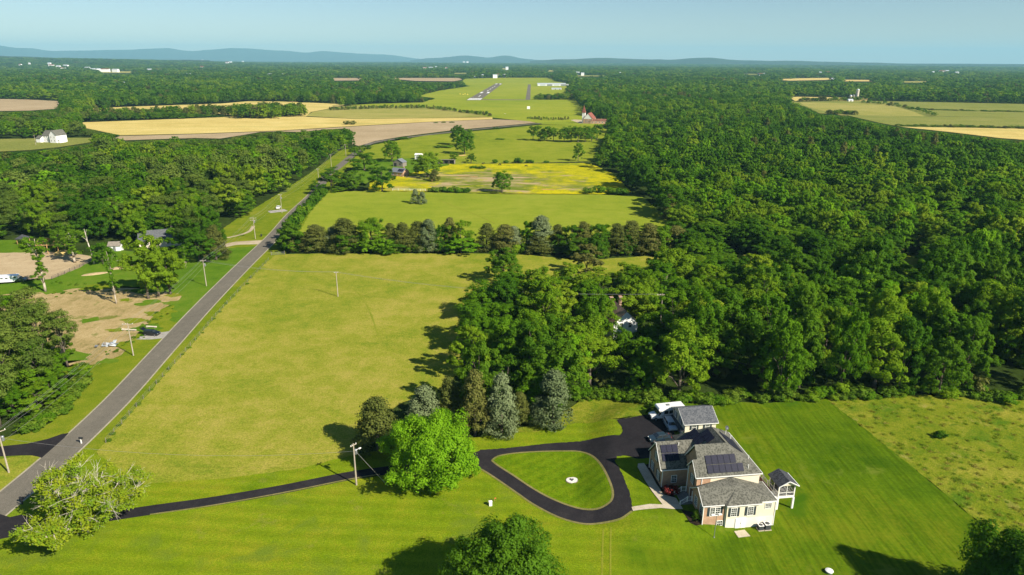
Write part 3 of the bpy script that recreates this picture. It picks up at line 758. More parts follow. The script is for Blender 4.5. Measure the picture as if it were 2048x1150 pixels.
for i in range(4): make_proto(f'dark{i}', ('dome', 'broad')[i % 2], 30 + i, 17, 6.0, 150, 12500, .45, 'dark')
for i in range(2): make_proto(f'lime{i}', 'broad', 40 + i, 15, 6.0, 130, 11000, .44, 'lime')
for i in range(3): make_proto(f'yellow{i}', 'open', 50 + i, 15, 5.4, 120, 8500, .44, 'yellow')
for i in range(3): make_proto(f'cedar{i}', 'cedar', 60 + i, 12, 3.6, 130, 9000, .34, 'cedar')
for i in range(2): make_proto(f'silver{i}', 'cedar', 70 + i, 12, 3.9, 120, 9000, .36, 'silver')
for i in range(3): make_proto(f'pine{i}', 'pine', 80 + i, 18, 4.4, 60, 6500, .40, 'pine', limbs=14, thick=.016)
for i in range(2): make_proto(f'slim{i}', 'slim', 90 + i, 17, 2.3, 80, 2300, .42, 'broad', 'pale_bark', limbs=10, thick=.013)
for i in range(3): make_proto(f'shrub{i}', 'shrub', 100 + i, 3.0, 2.2, 26, 1300, .40, ('broad', 'weed', 'dark')[i])
make_proto('shrubcedar', 'shrub', 104, 3.0, 2.0, 26, 1300, .36, 'cedar')
make_proto('great_maple', 'dome', 7, 14.5, 9.0, 290, 52000, .38, 'lime', limbs=14, thick=.03)
make_proto('great_oak', 'dome', 8, 17, 9.4, 290, 52000, .38, 'oak', limbs=12, thick=.03)
make_proto('edge_oak', 'dome', 9, 16, 9.5, 300, 44000, .44, 'dark', limbs=12, thick=.03)
VAR = {'broad': 5, 'dark': 4, 'lime': 2, 'yellow': 3, 'cedar': 3, 'silver': 2, 'pine': 3, 'slim': 2, 'shrub': 3}
TREES = []      # every single tree in view, for the count
_rnd = random.Random(77)
def plant(key, x, y, h, R, label, group=None, name='tree', cat='tree', rz=None, mat=None):
    if key in VAR: key = key + str(_rnd.randrange(VAR[key]))
    cm, tm, ph, pr = PROTO[key]
    e = empty(name, (x, y, float(land(x, y)) - .05), _rnd.uniform(0, 6.28) if rz is None else rz, label, cat, group)
    e.scale = (R / pr, R / pr, h / ph)
    c = link('crown', cm, None, e)
    if mat:
        c.material_slots[0].link = 'OBJECT'; c.material_slots[0].material = LEAF[mat]
    if tm is not None: link('trunk', tm, None, e)
    TREES.append(e)
    return e
def P(key, px, py, h, R, label, group=None, **kw):
    x, y = G(px, py)
    return plant(key, x, y, h, R, label, group, **kw)

# single trees, from the survey
P('great_maple', 866, 962, 14.2, 9.3, 'huge bright lime green maple overhanging the driveway', rz=1.1)
plant('great_oak', -.8, 78.3, 15.6, 8.9, 'big round green tree cut off by the bottom edge below the driveway loop')
plant('edge_oak', 71.5, 76.5, 15.0, 8.8, 'dark tree cut off by the bottom right corner')
P('cedar', 757, 902, 12.5, 5.2, 'dark olive cedar beside the driveway, left of the lime maple')
P('silver', 850, 858, 10.5, 4.6, 'silver grey tree just behind the lime maple')
P('cedar', 900, 850, 12, 3.4, 'slim olive brown cedar between two silver grey trees')
P('cedar', 950, 868, 15.5, 3.7, 'tallest olive brown cedar of the clump behind the lime maple')
P('silver', 1003, 868, 14.5, 4.1, 'tall silver green tree in the clump by the driveway')
P('cedar', 1040, 848, 8, 2.6, 'small olive cedar squeezed between two silver trees', mat='cedar')
P('silver', 1106, 850, 13.5, 4.7, 'broad silver grey tree standing nearest the dry grass patch')
P('silver', 1075, 848, 7, 2.6, 'short silver shrub tree at the foot of the broad silver tree')
P('yellow', 1146, 770, 13, 4.3, 'yellow green tree rising from the woods left of the ruined house', mat='lime')
P('dark', 1008, 566, 13.5, 7.0, 'dark green round tree standing where the pasture narrows')
P('broad', 1172, 548, 12, 6.0, 'grey green tree in the gap of the pasture by the cedar row', mat='cedar')
P('yellow', 1030, 600, 10, 5.5, 'feathery green tree just below the dark round pasture tree', mat='broad')
# the cedar row between the pastures: x centre, half width in photo pixels, kind, height
ROW = [(587, 20, 'dark', 12.5, 'dark green tree at the road end of the cedar row'), (632, 24, 'cedar', 10.5, 'olive cedar second from the road in the row'), (668, 20, 'silver', 9.5, 'greyish cedar near the road end of the row'),
       (692, 26, 'cedar', 13.5, 'wide olive cedar with a round top in the row'), (742, 25, 'broad', 13.8, 'tall green cedar with a pointed top in the row'), (780, 14, 'cedar', 11, 'narrow cedar behind the small bright green tree'),
       (768, 14, 'lime', 6.2, 'small bright green tree in front of the cedar row'), (806, 18, 'cedar', 11.5, 'slim cedar right of the small bright tree'), (836, 18, 'cedar', 11.8, 'olive cedar beside the silvery one in the row'),
       (858, 17, 'silver', 13, 'silvery blue cedar in the middle of the row'), (884, 12, 'dark', 11, 'narrow dark tree right of the silvery cedar'), (899, 14, 'cedar', 13.4, 'pointed cedar just right of the row middle'),
       (922, 18, 'broad', 13.2, 'green cedar with a low skirt before the gap'), (922, 24, 'lime', 6.5, 'low bright green shrub tree at the foot of the row before the gap'), (973, 17, 'cedar', 11, 'lone cedar in the gap of the row'), (1010, 20, 'cedar', 11, 'grey olive cedar right of the gap'),
       (1028, 14, 'silver', 10, 'silvery cedar right of the lone cedar'), (1053, 18, 'broad', 12, 'round green tree right of the gap'), (1082, 21, 'silver', 14.6, 'tallest silvery cedar of the row'), (1078, 22, 'cedar', 7.5, 'low olive cedar below the tallest silvery one'),
       (1115, 15, 'cedar', 10.5, 'olive cedar behind the gap trees'), (1142, 20, 'dark', 12, 'dark tree where the row meets the gap'), (1166, 18, 'cedar', 13, 'pointed cedar above the pasture gap'), (1200, 22, 'broad', 12, 'round green tree at the right half of the row'),
       (1232, 18, 'cedar', 12.5, 'olive cedar in the right half of the row'), (1256, 17, 'dark', 9.5, 'short dark glossy tree in the right half of the row'), (1262, 20, 'cedar', 13.2, 'tall cedar behind the short dark tree'), (1296, 20, 'cedar', 12.6, 'cedar near the right end of the row'), (1322, 20, 'broad', 11.5, 'rounded tree at the right end of the row'), (1352, 22, 'cedar', 11, 'last cedar of the row before the woods')]
for i, (cx, hw, k, h, lab) in enumerate(ROW):
    yb = 502 if h > 9 else 506
    if k == 'lime': yb = 508
    if cx > 1130: yb = 508
    x, y = G(cx, yb)
    dep = y * cp + CAM_H * sp
    plant(k, x, y + (i % 3) * 1.2, h * 1.06, hw * dep / FOC * 1.5, lab, 'trees of the row between the pastures')
# trees round the brick farm and on the meadow
for k, px, py, h, R, lab in [
    ('dark', 663, 381, 14, 9.5, 'dark tree on the roadside at the corner of the back pasture'), ('dark', 709, 380, 12.5, 8, 'dark round tree second from the road behind the back pasture'),
    ('dark', 765, 383, 15.5, 8.6, 'dark green tree right in front of the brick farmhouse'), ('broad', 729, 341, 13, 10, 'pale round willow by the bend of the road'),
    ('broad', 784, 323, 17, 8, 'lone tall tree on the meadow left of the grey shed'), ('broad', 856, 354, 17.5, 11, 'large spreading tree beside the farm sheds'),
    ('dark', 916, 290, 19, 8, 'dark tree at the back of the meadow pair'), ('broad', 929, 308, 18.5, 9, 'round green tree at the front of the meadow pair'), ('broad', 936, 284, 13, 6.5, 'smaller tree right behind the meadow pair'),
    ('broad', 1004, 385, 13.5, 6.6, 'round tree at the front fence of the buttercup paddock'), ('silver', 831, 407, 8.2, 3.0, 'taller of two little silver cedars in the back pasture'), ('silver', 845, 408, 7.2, 2.8, 'shorter of two little silver cedars in the back pasture'),
    ('broad', 1156, 322, 15, 4.6, 'lone small tree at the far corner of the buttercup paddock'), ('cedar', 870, 362, 8, 4, 'ragged grey tree at the paddock rail'), ('broad', 908, 322, 7, 4, 'small tree beside the run-in shed'), ('dark', 942, 326, 7.5, 4, 'dark bushy tree on the fence line behind the paddock'),
    ('dark', 633, 388, 7, 4.5, 'small roadside tree left of the dark corner tree')]:
    P(k, px, py, h, R, lab)
for i, (px, py, h, R) in enumerate([(1066, 281, 14, 6.5), (1080, 281, 15, 7), (1094, 282, 15, 7), (1107, 282, 13, 6), (1128, 284, 15, 7), (1142, 284, 16, 7.5), (1156, 285, 15, 7), (1170, 284, 16, 7), (1183, 283, 14, 6.5), (1194, 279, 15, 6)]):
    P('broad' if i % 3 else 'yellow', px, py, h, R, 'tree of the small meadow grove before the church', 'small grove on the meadow', mat='broad')
# left lots
P('yellow', 297, 597, 21, 7.4, 'tall pale yellow green tree on the cleared lot')
P('broad', 341, 588, 17, 6.8, 'shorter pale yellow green tree right of the tall one on the cleared lot', mat='yellow')
P('broad', 318, 592, 18, 6.0, 'leaning pale green tree between two yellow green ones', mat='yellow')
P('dark', 400, 521, 16, 8.5, 'big dark oak beside the tan driveway')
P('cedar', 433, 520, 14.5, 5.5, 'olive brown tree at the mouth of the tan driveway', mat='cedar')
P('broad', 372, 500, 15, 7, 'green tree hiding the grey roofed house')
P('slim', 233, 607, 19, 2.4, 'thin bare trunked tree standing alone on the cleared lot')
P('slim', 91, 583, 20, 4.0, 'slim leafy tree with a white trunk beside the horse trailer')
P('slim', 150, 525, 13, 4.5, 'thin tree beside the sandy arena')
P('broad', 207, 528, 9, 4.5, 'small bushy tree at the arena corner')
P('broad', 130, 505, 13, 5.5, 'green tree beside the timber frame shed', mat='dark')
P('slim', 372, 536, 9, 2.2, 'thin sapling right of the tall yellow green trees')
LW = [('pine', 8, 700, 16, 5), ('pine', 52, 740, 17, 4.8), ('pine', 92, 735, 18, 4.6), ('broad', 30, 770, 12, 6), ('broad', 75, 790, 10, 5.5), ('pine', 20, 800, 18, 5), ('pine', 70, 690, 17, 4.8), ('broad', 20, 690, 15, 7), ('pine', 86, 790, 15, 4), ('broad', 112, 770, 8, 4.6), ('pine', 0, 850, 17, 4.6), ('broad', 30, 830, 7, 4.5), ('broad', 78, 822, 6.5, 4.5), ('pine', -40, 760, 18, 5), ('broad', -30, 720, 16, 7), ('broad', -50, 820, 14, 7), ('pine', 135, 731, 15.5, 3.9), ('broad', 122, 716, 8, 3.4), ('broad', 104, 800, 6, 4)]
for i, (k, px, py, h, R) in enumerate(LW):
    x, y = G(px, py)
    lab = {'pine': 'dark topped pine in the small wood at the left edge', 'broad': 'leafy green tree in the small wood at the left edge'}[k]
    g = {'pine': 'pines of the small left wood', 'broad': 'leafy trees of the small left wood'}[k]
    if i == 16: lab, g = 'slender pine standing at the lot side of the small left wood', None
    plant(k, x, y, h, R, lab, g)
# half dead feathery tree by the driveway mouth
def half_dead(px, py):
    x, y = G(px, py); rng = np.random.RandomState(5)
    e = empty('tree', (x, y, -.05), .4, 'sprawling half dead tree with bare white twigs by the driveway mouth', 'tree')
    mb, tw = MB(), MB(); cc = []
    for i in range(22):
        a = 2 * math.pi * i / 22 + rng.uniform(-.2, .2); L = rng.uniform(7.0, 10.5); el = rng.uniform(.42, 1.3)
        p = Vector((0, 0, 1.0)); d = Vector((math.cos(a) * math.cos(el), math.sin(a) * math.cos(el), math.sin(el)))
        pts, rad = [p.copy()], [.11]
        for s in range(5):
            p = p + d * L / 5 + Vector(rng.randn(3)) * .25; d = (d + Vector((0, 0, -.03))).normalized(); pts.append(p.copy()); rad.append(.11 * (1 - (s + 1) / 5.6))
            for q in range(5):
                dd = (d + Vector(rng.randn(3)) * .7).normalized(); e2 = p + dd * rng.uniform(1.2, 2.6)
                tw.tube([p, (p + e2) / 2 + Vector(rng.randn(3)) * .12, e2], [.032, .022, .012], 4)
                for r in range(3):
                    e3 = e2 + (dd + Vector(rng.randn(3)) * .6).normalized() * rng.uniform(.5, 1.3)
                    tw.bar(e2.lerp(p, rng.uniform(0, .5)), e3, .016, 4, .008)
                if rng.rand() < (.35 if (p.z > 6.0 or p.y > 3.2) else .98): cc.append(np.array(e2))
        mb.tube(pts, rad, 6)
    mb.tube([(0, 0, -.5), (0, 0, 1.6)], [.42, .3], 8)
    link('trunk', mb.mesh('trunk', True), M['dead_wood'], e); link('dead_twigs', tw.mesh('twigs'), M['dead_wood'], e)
    cc = np.array(cc); n = 40000; k = rng.randint(0, len(cc), n); d = unit(rng.randn(n, 3))
    C = cc[k] + d * rng.uniform(.15, 1.25, n)[:, None] * np.array([1, 1, .6])
    C[:, 2] = np.maximum(C[:, 2], .3)
    tint = rng.rand(len(cc))[k] * .7 + rng.rand(n) * .3
    link('crown', leaves_mesh('crown', C, d * .4 + np.array([.15, -.15, .9]) + rng.randn(n, 3) * .35, rng.uniform(.24, .5, n), tint, leaf_mat('leaf_half_dead', (.08, .18, .010), (.15, .25, .012), (.32, .34, .016), .36), rng), None, e)
    TREES.append(e)
half_dead(168, 1060)
def snag(px, py, h, lab, seed):
    x, y = G(px, py); rng = np.random.RandomState(seed)
    e = empty('dead_tree', (x, y, -.05), 0, lab, 'dead tree')
    mb = MB(); pts = [Vector((0, 0, -.3)), Vector((-.3, 0, h * .3)), Vector((-.9, 0, h * .6)), Vector((-1.2, 0, h * .8)), Vector((-1.5, .2, h))]
    mb.tube(pts, [.3, .25, .18, .12, .04], 7); link('trunk', mb.mesh('trunk', True), M['dead_wood'], e)
    br = MB()
    for i in range(6):
        a = pts[2].lerp(pts[3], rng.rand()); q = a + Vector((rng.uniform(-2.6, 1.6), rng.uniform(-1, 1), rng.uniform(.8, 2.8)))
        br.tube([a, (a + q) / 2 + Vector(rng.randn(3)) * .2, q], [.09, .06, .02], 5)
    link('branch', br.mesh('branch'), M['dead_wood'], e)
snag(189, 528, 14, 'bare white dead tree snag at the arena corner', 3)

# hedges and bushes one can pick out
for i, (px, py, h, R) in enumerate([(569, 497, 7, 4.2), (575, 478, 8, 4.5), (583, 462, 7.5, 4.4), (592, 450, 6.5, 4), (600, 438, 6, 4.2), (608, 428, 6, 4), (617, 420, 6, 4), (625, 410, 6, 4), (633, 402, 5.5, 4), (640, 395, 5.5, 4), (646, 391, 5, 4)]):
    P('shrub', px, py, h, R, 'roadside bush in the hedge along the back pasture', 'bushes of the roadside hedge', name='bush', cat='bush')
for lab, lst in {
    'low bush in the dark row at the paddock front fence': [(866, 383, 3, 4), (876, 383, 3, 4.2), (888, 383, 3.4, 4), (900, 384, 3, 4), (912, 384, 4.4, 3.4), (922, 385, 3, 3.6), (934, 385, 3.4, 3)],
    'bush on the fence line behind the buttercup paddock': [(990, 326, 3.4, 3), (1012, 326, 2.6, 3), (1037, 326, 4.6, 4.6), (1060, 326, 3, 4), (1092, 326, 2.2, 3)],
    'bush at the right corner of the buttercup paddock': [(1176, 386, 4, 4.5), (1200, 384, 4.8, 5), (1222, 386, 4, 5), (1240, 388, 4, 6)],
    'low spreading bush on the meadow': [(880, 295, 2.2, 6.5), (896, 295, 2.4, 6.5), (1000, 279, 1.6, 5)],
    'bush among the buttercups': [(948, 336, 1.8, 4), (962, 337, 2.2, 4)],
}.items():
    for px, py, h, R in lst: P('shrub', px, py, h, R, lab, lab.replace('bush', 'bushes'), name='bush', cat='bush')
P('shrub2', 1879, 875, 1.8, 1.5, 'lone dark bush in the unmown meadow', name='bush', cat='bush')
P('shrubcedar', 693, 249, 5, 5, 'lone round bush at the edge of the wheat, left one', name='bush', cat='bush')
P('shrubcedar', 706, 249, 5, 5, 'lone round bush at the edge of the wheat, right one', name='bush', cat='bush')
P('shrub0', 1340, 987, 2.2, 1.6, 'dark red japanese maple bush by the front steps', name='bush', cat='bush', mat='maple')
x, y = hl(-.5, 1.3); plant('cedar1', x, y, 2.1, .75, 'little green conifer in the bed beside the brick corner', name='bush', cat='bush', mat='weed')

# ---------------------------------------------------------------- the woods: one survey of where trees stand
def inside(px, py, poly):
    n = len(poly); res = np.zeros(px.shape, bool)
    x0, y0 = poly[:, 0], poly[:, 1]; x1, y1 = np.roll(x0, -1), np.roll(y0, -1)
    for i in range(n):
        c = (y0[i] > py) != (y1[i] > py)
        if y1[i] != y0[i]: res ^= c & (px < (x1[i] - x0[i]) * (py - y0[i]) / (y1[i] - y0[i]) + x0[i])
    return res
def is_open(px, py):
    r = np.zeros(px.shape, bool)
    for p in OPEN:
        lo, hi = p.min(0), p.max(0)
        k = (px > lo[0]) & (px < hi[0]) & (py > lo[1]) & (py < hi[1])
        if k.any(): r[k] |= inside(px[k], py[k], p)
    return r
rng = np.random.RandomState(2024)
def pxy(x, y, z):
    dz = z - CAM_H
    dep, vc = y * cp - dz * sp, y * sp + dz * cp
    u, v = x / dep, vc / dep
    u, v = cr * u + sr * v, -sr * u + cr * v
    return 1024 + u * FOC, 575 - v * FOC
bands = []
d0 = 130.
while d0 < 13000:
    s = 8.2 if d0 < 330 else 9.6 if d0 < 1000 else 9.6 * (d0 / 1000) ** .82
    d1 = d0 + max(s * 3, d0 * .03)
    half = math.radians(41 if d0 > 300 else 46)
    na, nr = int(2 * half * (d0 + d1) / 2 / s), max(1, int((d1 - d0) / s))
    n = na * nr
    a = (np.tile(np.arange(na), nr) + rng.uniform(-.1, 1.1, n)) / na * 2 * half - half
    r = d0 + (np.repeat(np.arange(nr), na) + rng.uniform(-.1, 1.1, n)) / nr * (d1 - d0)
    bands.append(np.stack([r * np.sin(a), r * np.cos(a), np.full(n, s / 8.2 if d0 < 330 else s / 9.6)], 1))
    d0 = d1
F = np.concatenate(bands)
fz = land(F[:, 0], F[:, 1])
ht = rng.uniform(11, 20.5, len(F)) * (1 + .12 * np.sin(F[:, 0] / 37) * np.sin(F[:, 1] / 53)) * (1 + .12 * sstep(900, 4000, np.hypot(F[:, 0], F[:, 1])))
bx, by = pxy(F[:, 0], F[:, 1], fz)
rng_d = np.hypot(F[:, 0], F[:, 1])
keep = ~is_open(bx, by)
fits = np.zeros(len(F), bool); best = ht.copy()
for cut in (1.0, .8, .62, .46, .32, .2):          # lower trees stand where a tall one would hide a field
    ok_ = keep & ~fits
    for fr_ in (.25, .5, .75, 1.0):
        tx, ty = pxy(F[:, 0], F[:, 1], fz + ht * cut * np.where(rng_d < 330, .45 * fr_, fr_)); ok_ &= ~is_open(tx, ty)
        tx, ty = pxy(F[:, 0], F[:, 1], fz + ht * cut * .85 * fr_)
        for q_ in OPEN_FULL: ok_ &= ~inside(tx, ty, q_)
    best = np.where(ok_, ht * cut, best); fits |= ok_
ht = best
keep = keep & fits
keep = keep & (by < 830) & (bx > -260) & (bx < 2320)
NEARCLEAR = np.array([(0, 480), (120, 480), (250, 488), (345, 500), (345, 530), (0, 530)])
keep &= ~inside(bx, by, NEARCLEAR)
# the left lots' houses, the farm and the ruin stand in clearings of their own
for cx_, cy_, rr_ in [(*G(1252, 672), 6.5), (*G(330, 493), 8.5), (*G(232, 497), 5), (*G(100, 498), 9), (*G(1216, 247), 20)]:
    keep &= np.hypot(F[:, 0] - cx_, F[:, 1] - cy_) > rr_
# the near strip of the woods: only what stands behind the house lot
keep &= ~((bx < 940) & (by > 600)) 
# small clearings inside the right woods
for pq in ([(1475, 512), (1545, 510), (1550, 524), (1470, 526)], [(1780, 528), (1835, 525), (1840, 560), (1775, 562)], [(1190, 520), (1290, 512), (1290, 552), (1180, 560)]):
    keep &= ~inside(bx, by, np.array(pq)); 
F, fz, ht, bx, by = F[keep], fz[keep], ht[keep], bx[keep], by[keep]
dist = np.hypot(F[:, 0], F[:, 1])
def patch(x, y, k, ph): return np.sin(x / k + ph) * np.cos(y / (k * 1.3) - ph) + .6 * np.sin((x + y) / (k * .47) + 2 * ph)
mixv = patch(F[:, 0], F[:, 1], 75, .7) * .55 + patch(F[:, 0], F[:, 1], 260, 2.1) * .45 + rng.randn(len(F)) * .62
kind = np.where(mixv > .95, 'yellow', np.where(mixv > .15, 'broad', np.where(mixv > -1.35, 'dark', 'cedar')))
left = (bx < 620) & (by > 240)
kind = np.where(left & (rng.rand(len(F)) < .28), 'pine', kind)
near_w = (bx > 930) & (bx < 1420) & (by > 555)
kind = np.where((by > 735) & ((kind == 'yellow') | (kind == 'cedar')), 'broad', kind)
kind = np.where(near_w & (kind == 'dark') & (rng.rand(len(F)) < .7), 'broad', kind)
lime = (rng.rand(len(F)) < .03) & (dist < 700); kind = np.where(lime, 'lime', kind)
deep = (bx > 1420) & (by > 560) & (kind != 'dark') & (rng.rand(len(F)) < .5); kind = np.where(deep, 'dark', kind)
SCRUB = np.array([(1300, 372), (1400, 362), (1560, 392), (1750, 410), (1900, 442), (1980, 470), (1800, 508), (1600, 486), (1450, 476), (1370, 448)], float)
scrub = inside(bx, by, SCRUB) & (rng.rand(len(F)) < .85)
kind = np.where(scrub, np.where(rng.rand(len(F)) < .45, 'yellow', np.where(rng.rand(len(F)) < .6, 'lime', 'broad')), kind); ht = np.where(scrub, ht * .82, ht)
front = (bx > 1330) & (bx < 1960) & (by > 440) & (by < 570) & ~scrub; ht = np.where(front, ht * .66, ht)
ht = np.where(near_w, ht * .92, ht); ht = np.where((bx > 1380) & (by > 560), ht * 1.16, ht)
ruin = (np.abs(bx - 1262) < 34) & (by > 676) & (by < 790); ht = np.where(ruin, np.minimum(ht, 9.5), ht)
ruin2 = (bx > 1244) & (bx < 1335) & (by > 676) & (by < 735); ht = np.where(ruin2, np.minimum(ht, np.where(bx < 1292, 4.2, 7.0)), ht)
crown = rng.uniform(4.6, 8.2, len(F)) * np.where(dist > 330, 1.04, 1) * F[:, 2] * np.where(scrub, .8, 1); crown = np.where(ruin, np.minimum(crown, 3.4), crown)
app = crown / dist * np.where((bx > -60) & (bx < 2110), 1, .0)
order = np.argsort(-app)
budget = max(0, 292 - len(TREES))
single = np.zeros(len(F), bool); single[order[:budget]] = True
for i in np.nonzero(single)[0]:
    k = str(kind[i]); x, y = F[i, 0], F[i, 1]
    edge = by[i] > 742
    if bx[i] < 640:
        where, g = 'left of the road', 'left woods'
    elif bx[i] < 1400:
        where, g = ('behind the white bus', 'bus side of the woods') if edge else ('round the ruined house', 'woods round the ruin')
    else:
        where, g = ('facing the side lawn', 'front of the right woods') if edge else ('deep in the right woods', 'right woods')
    sz = 'tall ' if ht[i] > 17.5 else 'low ' if ht[i] < 13.5 else ''
    what = {'broad': 'mid green broadleaf tree', 'dark': 'dark green broadleaf tree', 'yellow': 'pale yellow green tree', 'cedar': 'olive cedar', 'pine': 'dark pine', 'lime': 'bright lime green tree'}[k]
    t_ = plant(k, x, y, ht[i], crown[i] * (.62 if k == 'cedar' else .8 if k == 'pine' else 1.0), f'{sz}{what} {where}', f'{sz}{what}s, {g}')

# the rest of the woods: too many to count, instanced
def lod(key, kind, seed, h, R, nclump, nleaf, leaf, mat):
    r = np.random.RandomState(seed)
    C, Nn, size, tint, cc = crown_points(r, kind, h, R, nclump, nleaf, leaf)
    return leaves_mesh(key, C, Nn, size, tint, LEAF[mat], r)
def proto_objs(items):
    c = bpy.data.collections.new('leaf_source'); out = []
    for nm, me in items:
        o = bpy.data.objects.new(nm, me); c.objects.link(o)
    return c
def scatter(name, pts, rots, scales, idx, items, label, cat='woodland'):
    me = bpy.data.meshes.new(name)
    me.vertices.add(len(pts)); me.vertices.foreach_set('co', np.asarray(pts, 'f').ravel())
    for nm, tp, arr in (('rz', 'FLOAT', rots), ('ix', 'INT', idx)):
        at = me.attributes.new(nm, tp, 'POINT'); at.data.foreach_set('value', np.asarray(arr))
    at = me.attributes.new('sc', 'FLOAT_VECTOR', 'POINT'); at.data.foreach_set('vector', np.asarray(scales, 'f').ravel())
    o = bpy.data.objects.new(name, me); COL.objects.link(o)
    tag(o, label, cat, kind='stuff')
    ng = bpy.data.node_groups.new(name, 'GeometryNodeTree')
    ng.interface.new_socket('Geometry', in_out='INPUT', socket_type='NodeSocketGeometry')
    ng.interface.new_socket('Geometry', in_out='OUTPUT', socket_type='NodeSocketGeometry')
    gi, go = ng.nodes.new('NodeGroupInput'), ng.nodes.new('NodeGroupOutput')
    ci = ng.nodes.new('GeometryNodeCollectionInfo'); ci.inputs[0].default_value = proto_objs(items)
    ci.inputs['Separate Children'].default_value = True; ci.inputs['Reset Children'].default_value = True
    ip = ng.nodes.new('GeometryNodeInstanceOnPoints')
    ip.inputs['Pick Instance'].default_value = True
    def attr(nm, tp):
        a = ng.nodes.new('GeometryNodeInputNamedAttribute'); a.data_type = tp; a.inputs['Name'].default_value = nm
        return a.outputs['Attribute']
    cx = ng.nodes.new('ShaderNodeCombineXYZ')
    L = ng.links
    L.new(attr('rz', 'FLOAT'), cx.inputs[2]); L.new(cx.outputs[0], ip.inputs['Rotation'])
    L.new(attr('sc', 'FLOAT_VECTOR'), ip.inputs['Scale']); L.new(attr('ix', 'INT'), ip.inputs['Instance Index'])
    L.new(gi.outputs[0], ip.inputs['Points']); L.new(ci.outputs[0], ip.inputs['Instance']); L.new(ip.outputs[0], go.inputs[0])
    md = o.modifiers.new('scatter', 'NODES'); md.node_group = ng
    return o
KN = ['broad', 'dark', 'yellow', 'cedar', 'pine', 'lime']
def wood(name, mask, items_by_kind, R0, h0, label):
    items, base = [], {}
    for k in KN:
        base[k] = (len(items), len(items_by_kind[k])); items += [(f's{len(items) + j:02d}', me) for j, me in enumerate(items_by_kind[k])]
    i = np.nonzero(mask)[0]
    n = len(i)
    idx = np.array([base[k][0] for k in kind[i]]) + (rng.randint(0, 1000, n) % np.array([base[k][1] for k in kind[i]]))
    nar = np.where(kind[i] == 'cedar', .70, np.where(kind[i] == 'pine', .85, 1.0))
    sx = crown[i] / R0 * nar
    sz = ht[i] / h0
    scatter(name, np.stack([F[i, 0], F[i, 1], fz[i] - .3], 1), rng.uniform(0, 6.28, n), np.stack([sx, sx, sz], 1), idx, items, label)
    return n
near = ~single & (dist < 420)
full = {k: [PROTO[f'{k}{j}'][0] for j in range(VAR[k])] for k in KN}
# the shared crowns differ in size by kind, so bring them to one size first
def resized(k, me):
    _, _, h, R = next(v for v in PROTO.values() if v[0] is me)
    m2 = me.copy(); m2.transform(Matrix.Diagonal((5.8 / R, 5.8 / R, 16 / h, 1))); return m2
full = {k: [resized(k, me) for me in v] for k, v in full.items()}
n1 = wood('woodland', near, full, 5.8, 16, 'rest of the dense green woods behind the single trees')
mid = {k: [lod(f'm{k}{j}', {'cedar': 'cedar', 'pine': 'pine'}.get(k, 'dome'), 200 + j * 7 + len(k), 16, 5.8, 80, 1900, .95, k) for j in range(3)] for k in KN}
n2 = wood('far_woodland', (dist >= 420) & (dist < 1500), mid, 5.8, 16, 'middle distance woods between the fields')
low = {k: [lod(f'l{k}{j}', 'dome', 300 + j * 5 + len(k), 16, 5.8, 16, 170, 2.7, k) for j in range(3)] for k in KN}
n3 = wood('horizon_woodland', dist >= 1500, low, 5.8, 16, 'far woods reaching to the horizon')
print('woods', len(F), 'single', single.sum(), 'near', n1, 'mid', n2, 'far', n3)

# hedgerows, copses and conifer rows far out, and undergrowth
def line_px(pts, n, jx=0, jy=0):
    pts = np.array(pts, float); L = np.r_[0, np.cumsum(np.hypot(*np.diff(pts, axis=0).T))]
    t = np.linspace(0, L[-1], n)
    return np.stack([np.interp(t, L, pts[:, 0]) + rng.uniform(-jx, jx, n), np.interp(t, L, pts[:, 1]) + rng.uniform(-jy, jy, n)], 1)
mids = [me for k in ('broad', 'dark', 'yellow', 'cedar') for me in mid[k]]
def band(name, px, h, R, label, items=None, cat='hedgerow'):
    px = np.array(px); g = np.array([G(*q) for q in px]); n = len(g)
    hh = rng.uniform(*h, n); RR = rng.uniform(*R, n)
    it = [(f'b{j:02d}', m) for j, m in enumerate(items or mids)]
    scatter(name, np.stack([g[:, 0], g[:, 1], land(g[:, 0], g[:, 1]) - .3], 1), rng.uniform(0, 6.28, n), np.stack([RR / 5.8, RR / 5.8, hh / 16], 1), rng.randint(0, len(it), n), it, label, cat)
ced = mid['cedar'] + mid['dark']
band('hedgerow', line_px([(125, 240), (250, 238), (350, 233.5), (464, 228.5)], 80, 4, 1.2), (10, 17), (6, 9), 'long hedgerow of trees between the two wheat fields')
band('copse', np.stack([np.r_[rng.uniform(470, 560, 50), rng.uniform(545, 608, 25)], np.r_[rng.uniform(230, 237, 50), rng.uniform(228, 233.5, 25)]], 1), (14, 20), (7, 10), 'oval clump of trees standing in the wheat', cat='copse')
band('conifer_row', line_px([(660, 220.5), (766, 216.5), (852, 216.5), (934, 226), (982, 232)], 85, 1.5, .4), (4, 7), (2.0, 3.2), 'curving row of small conifers by the hay field', ced, 'conifer row')
band('airfield_hedge', line_px([(1074, 198), (1110, 198), (1143, 197.5)], 50, 1, 1.6), (8, 12), (6, 8), 'hedge of young trees at the airfield edge', cat='hedge')
band('sapling_row', line_px([(1055, 238), (1100, 240), (1135, 239)], 18, 1, .5), (3, 5), (1.6, 2.4), 'row of small saplings beside the church lot', ced, 'sapling row')
band('field_hedge', line_px([(1725, 206), (1770, 209), (1800, 214), (1835, 222), (1865, 232)], 18, 3, .8), (4, 8), (3.5, 6), 'broken hedge of bushes across the right field')
band('field_hedge', line_px([(1660, 228), (1710, 229)], 10, 3, .6), (5, 8), (6, 8), 'short run of bushes in the right field')
band('field_hedge', line_px([(1820, 218), (1940, 222), (2048, 224)], 30, 3, .3), (1.5, 3), (4, 7), 'low dark fence line across the right field')
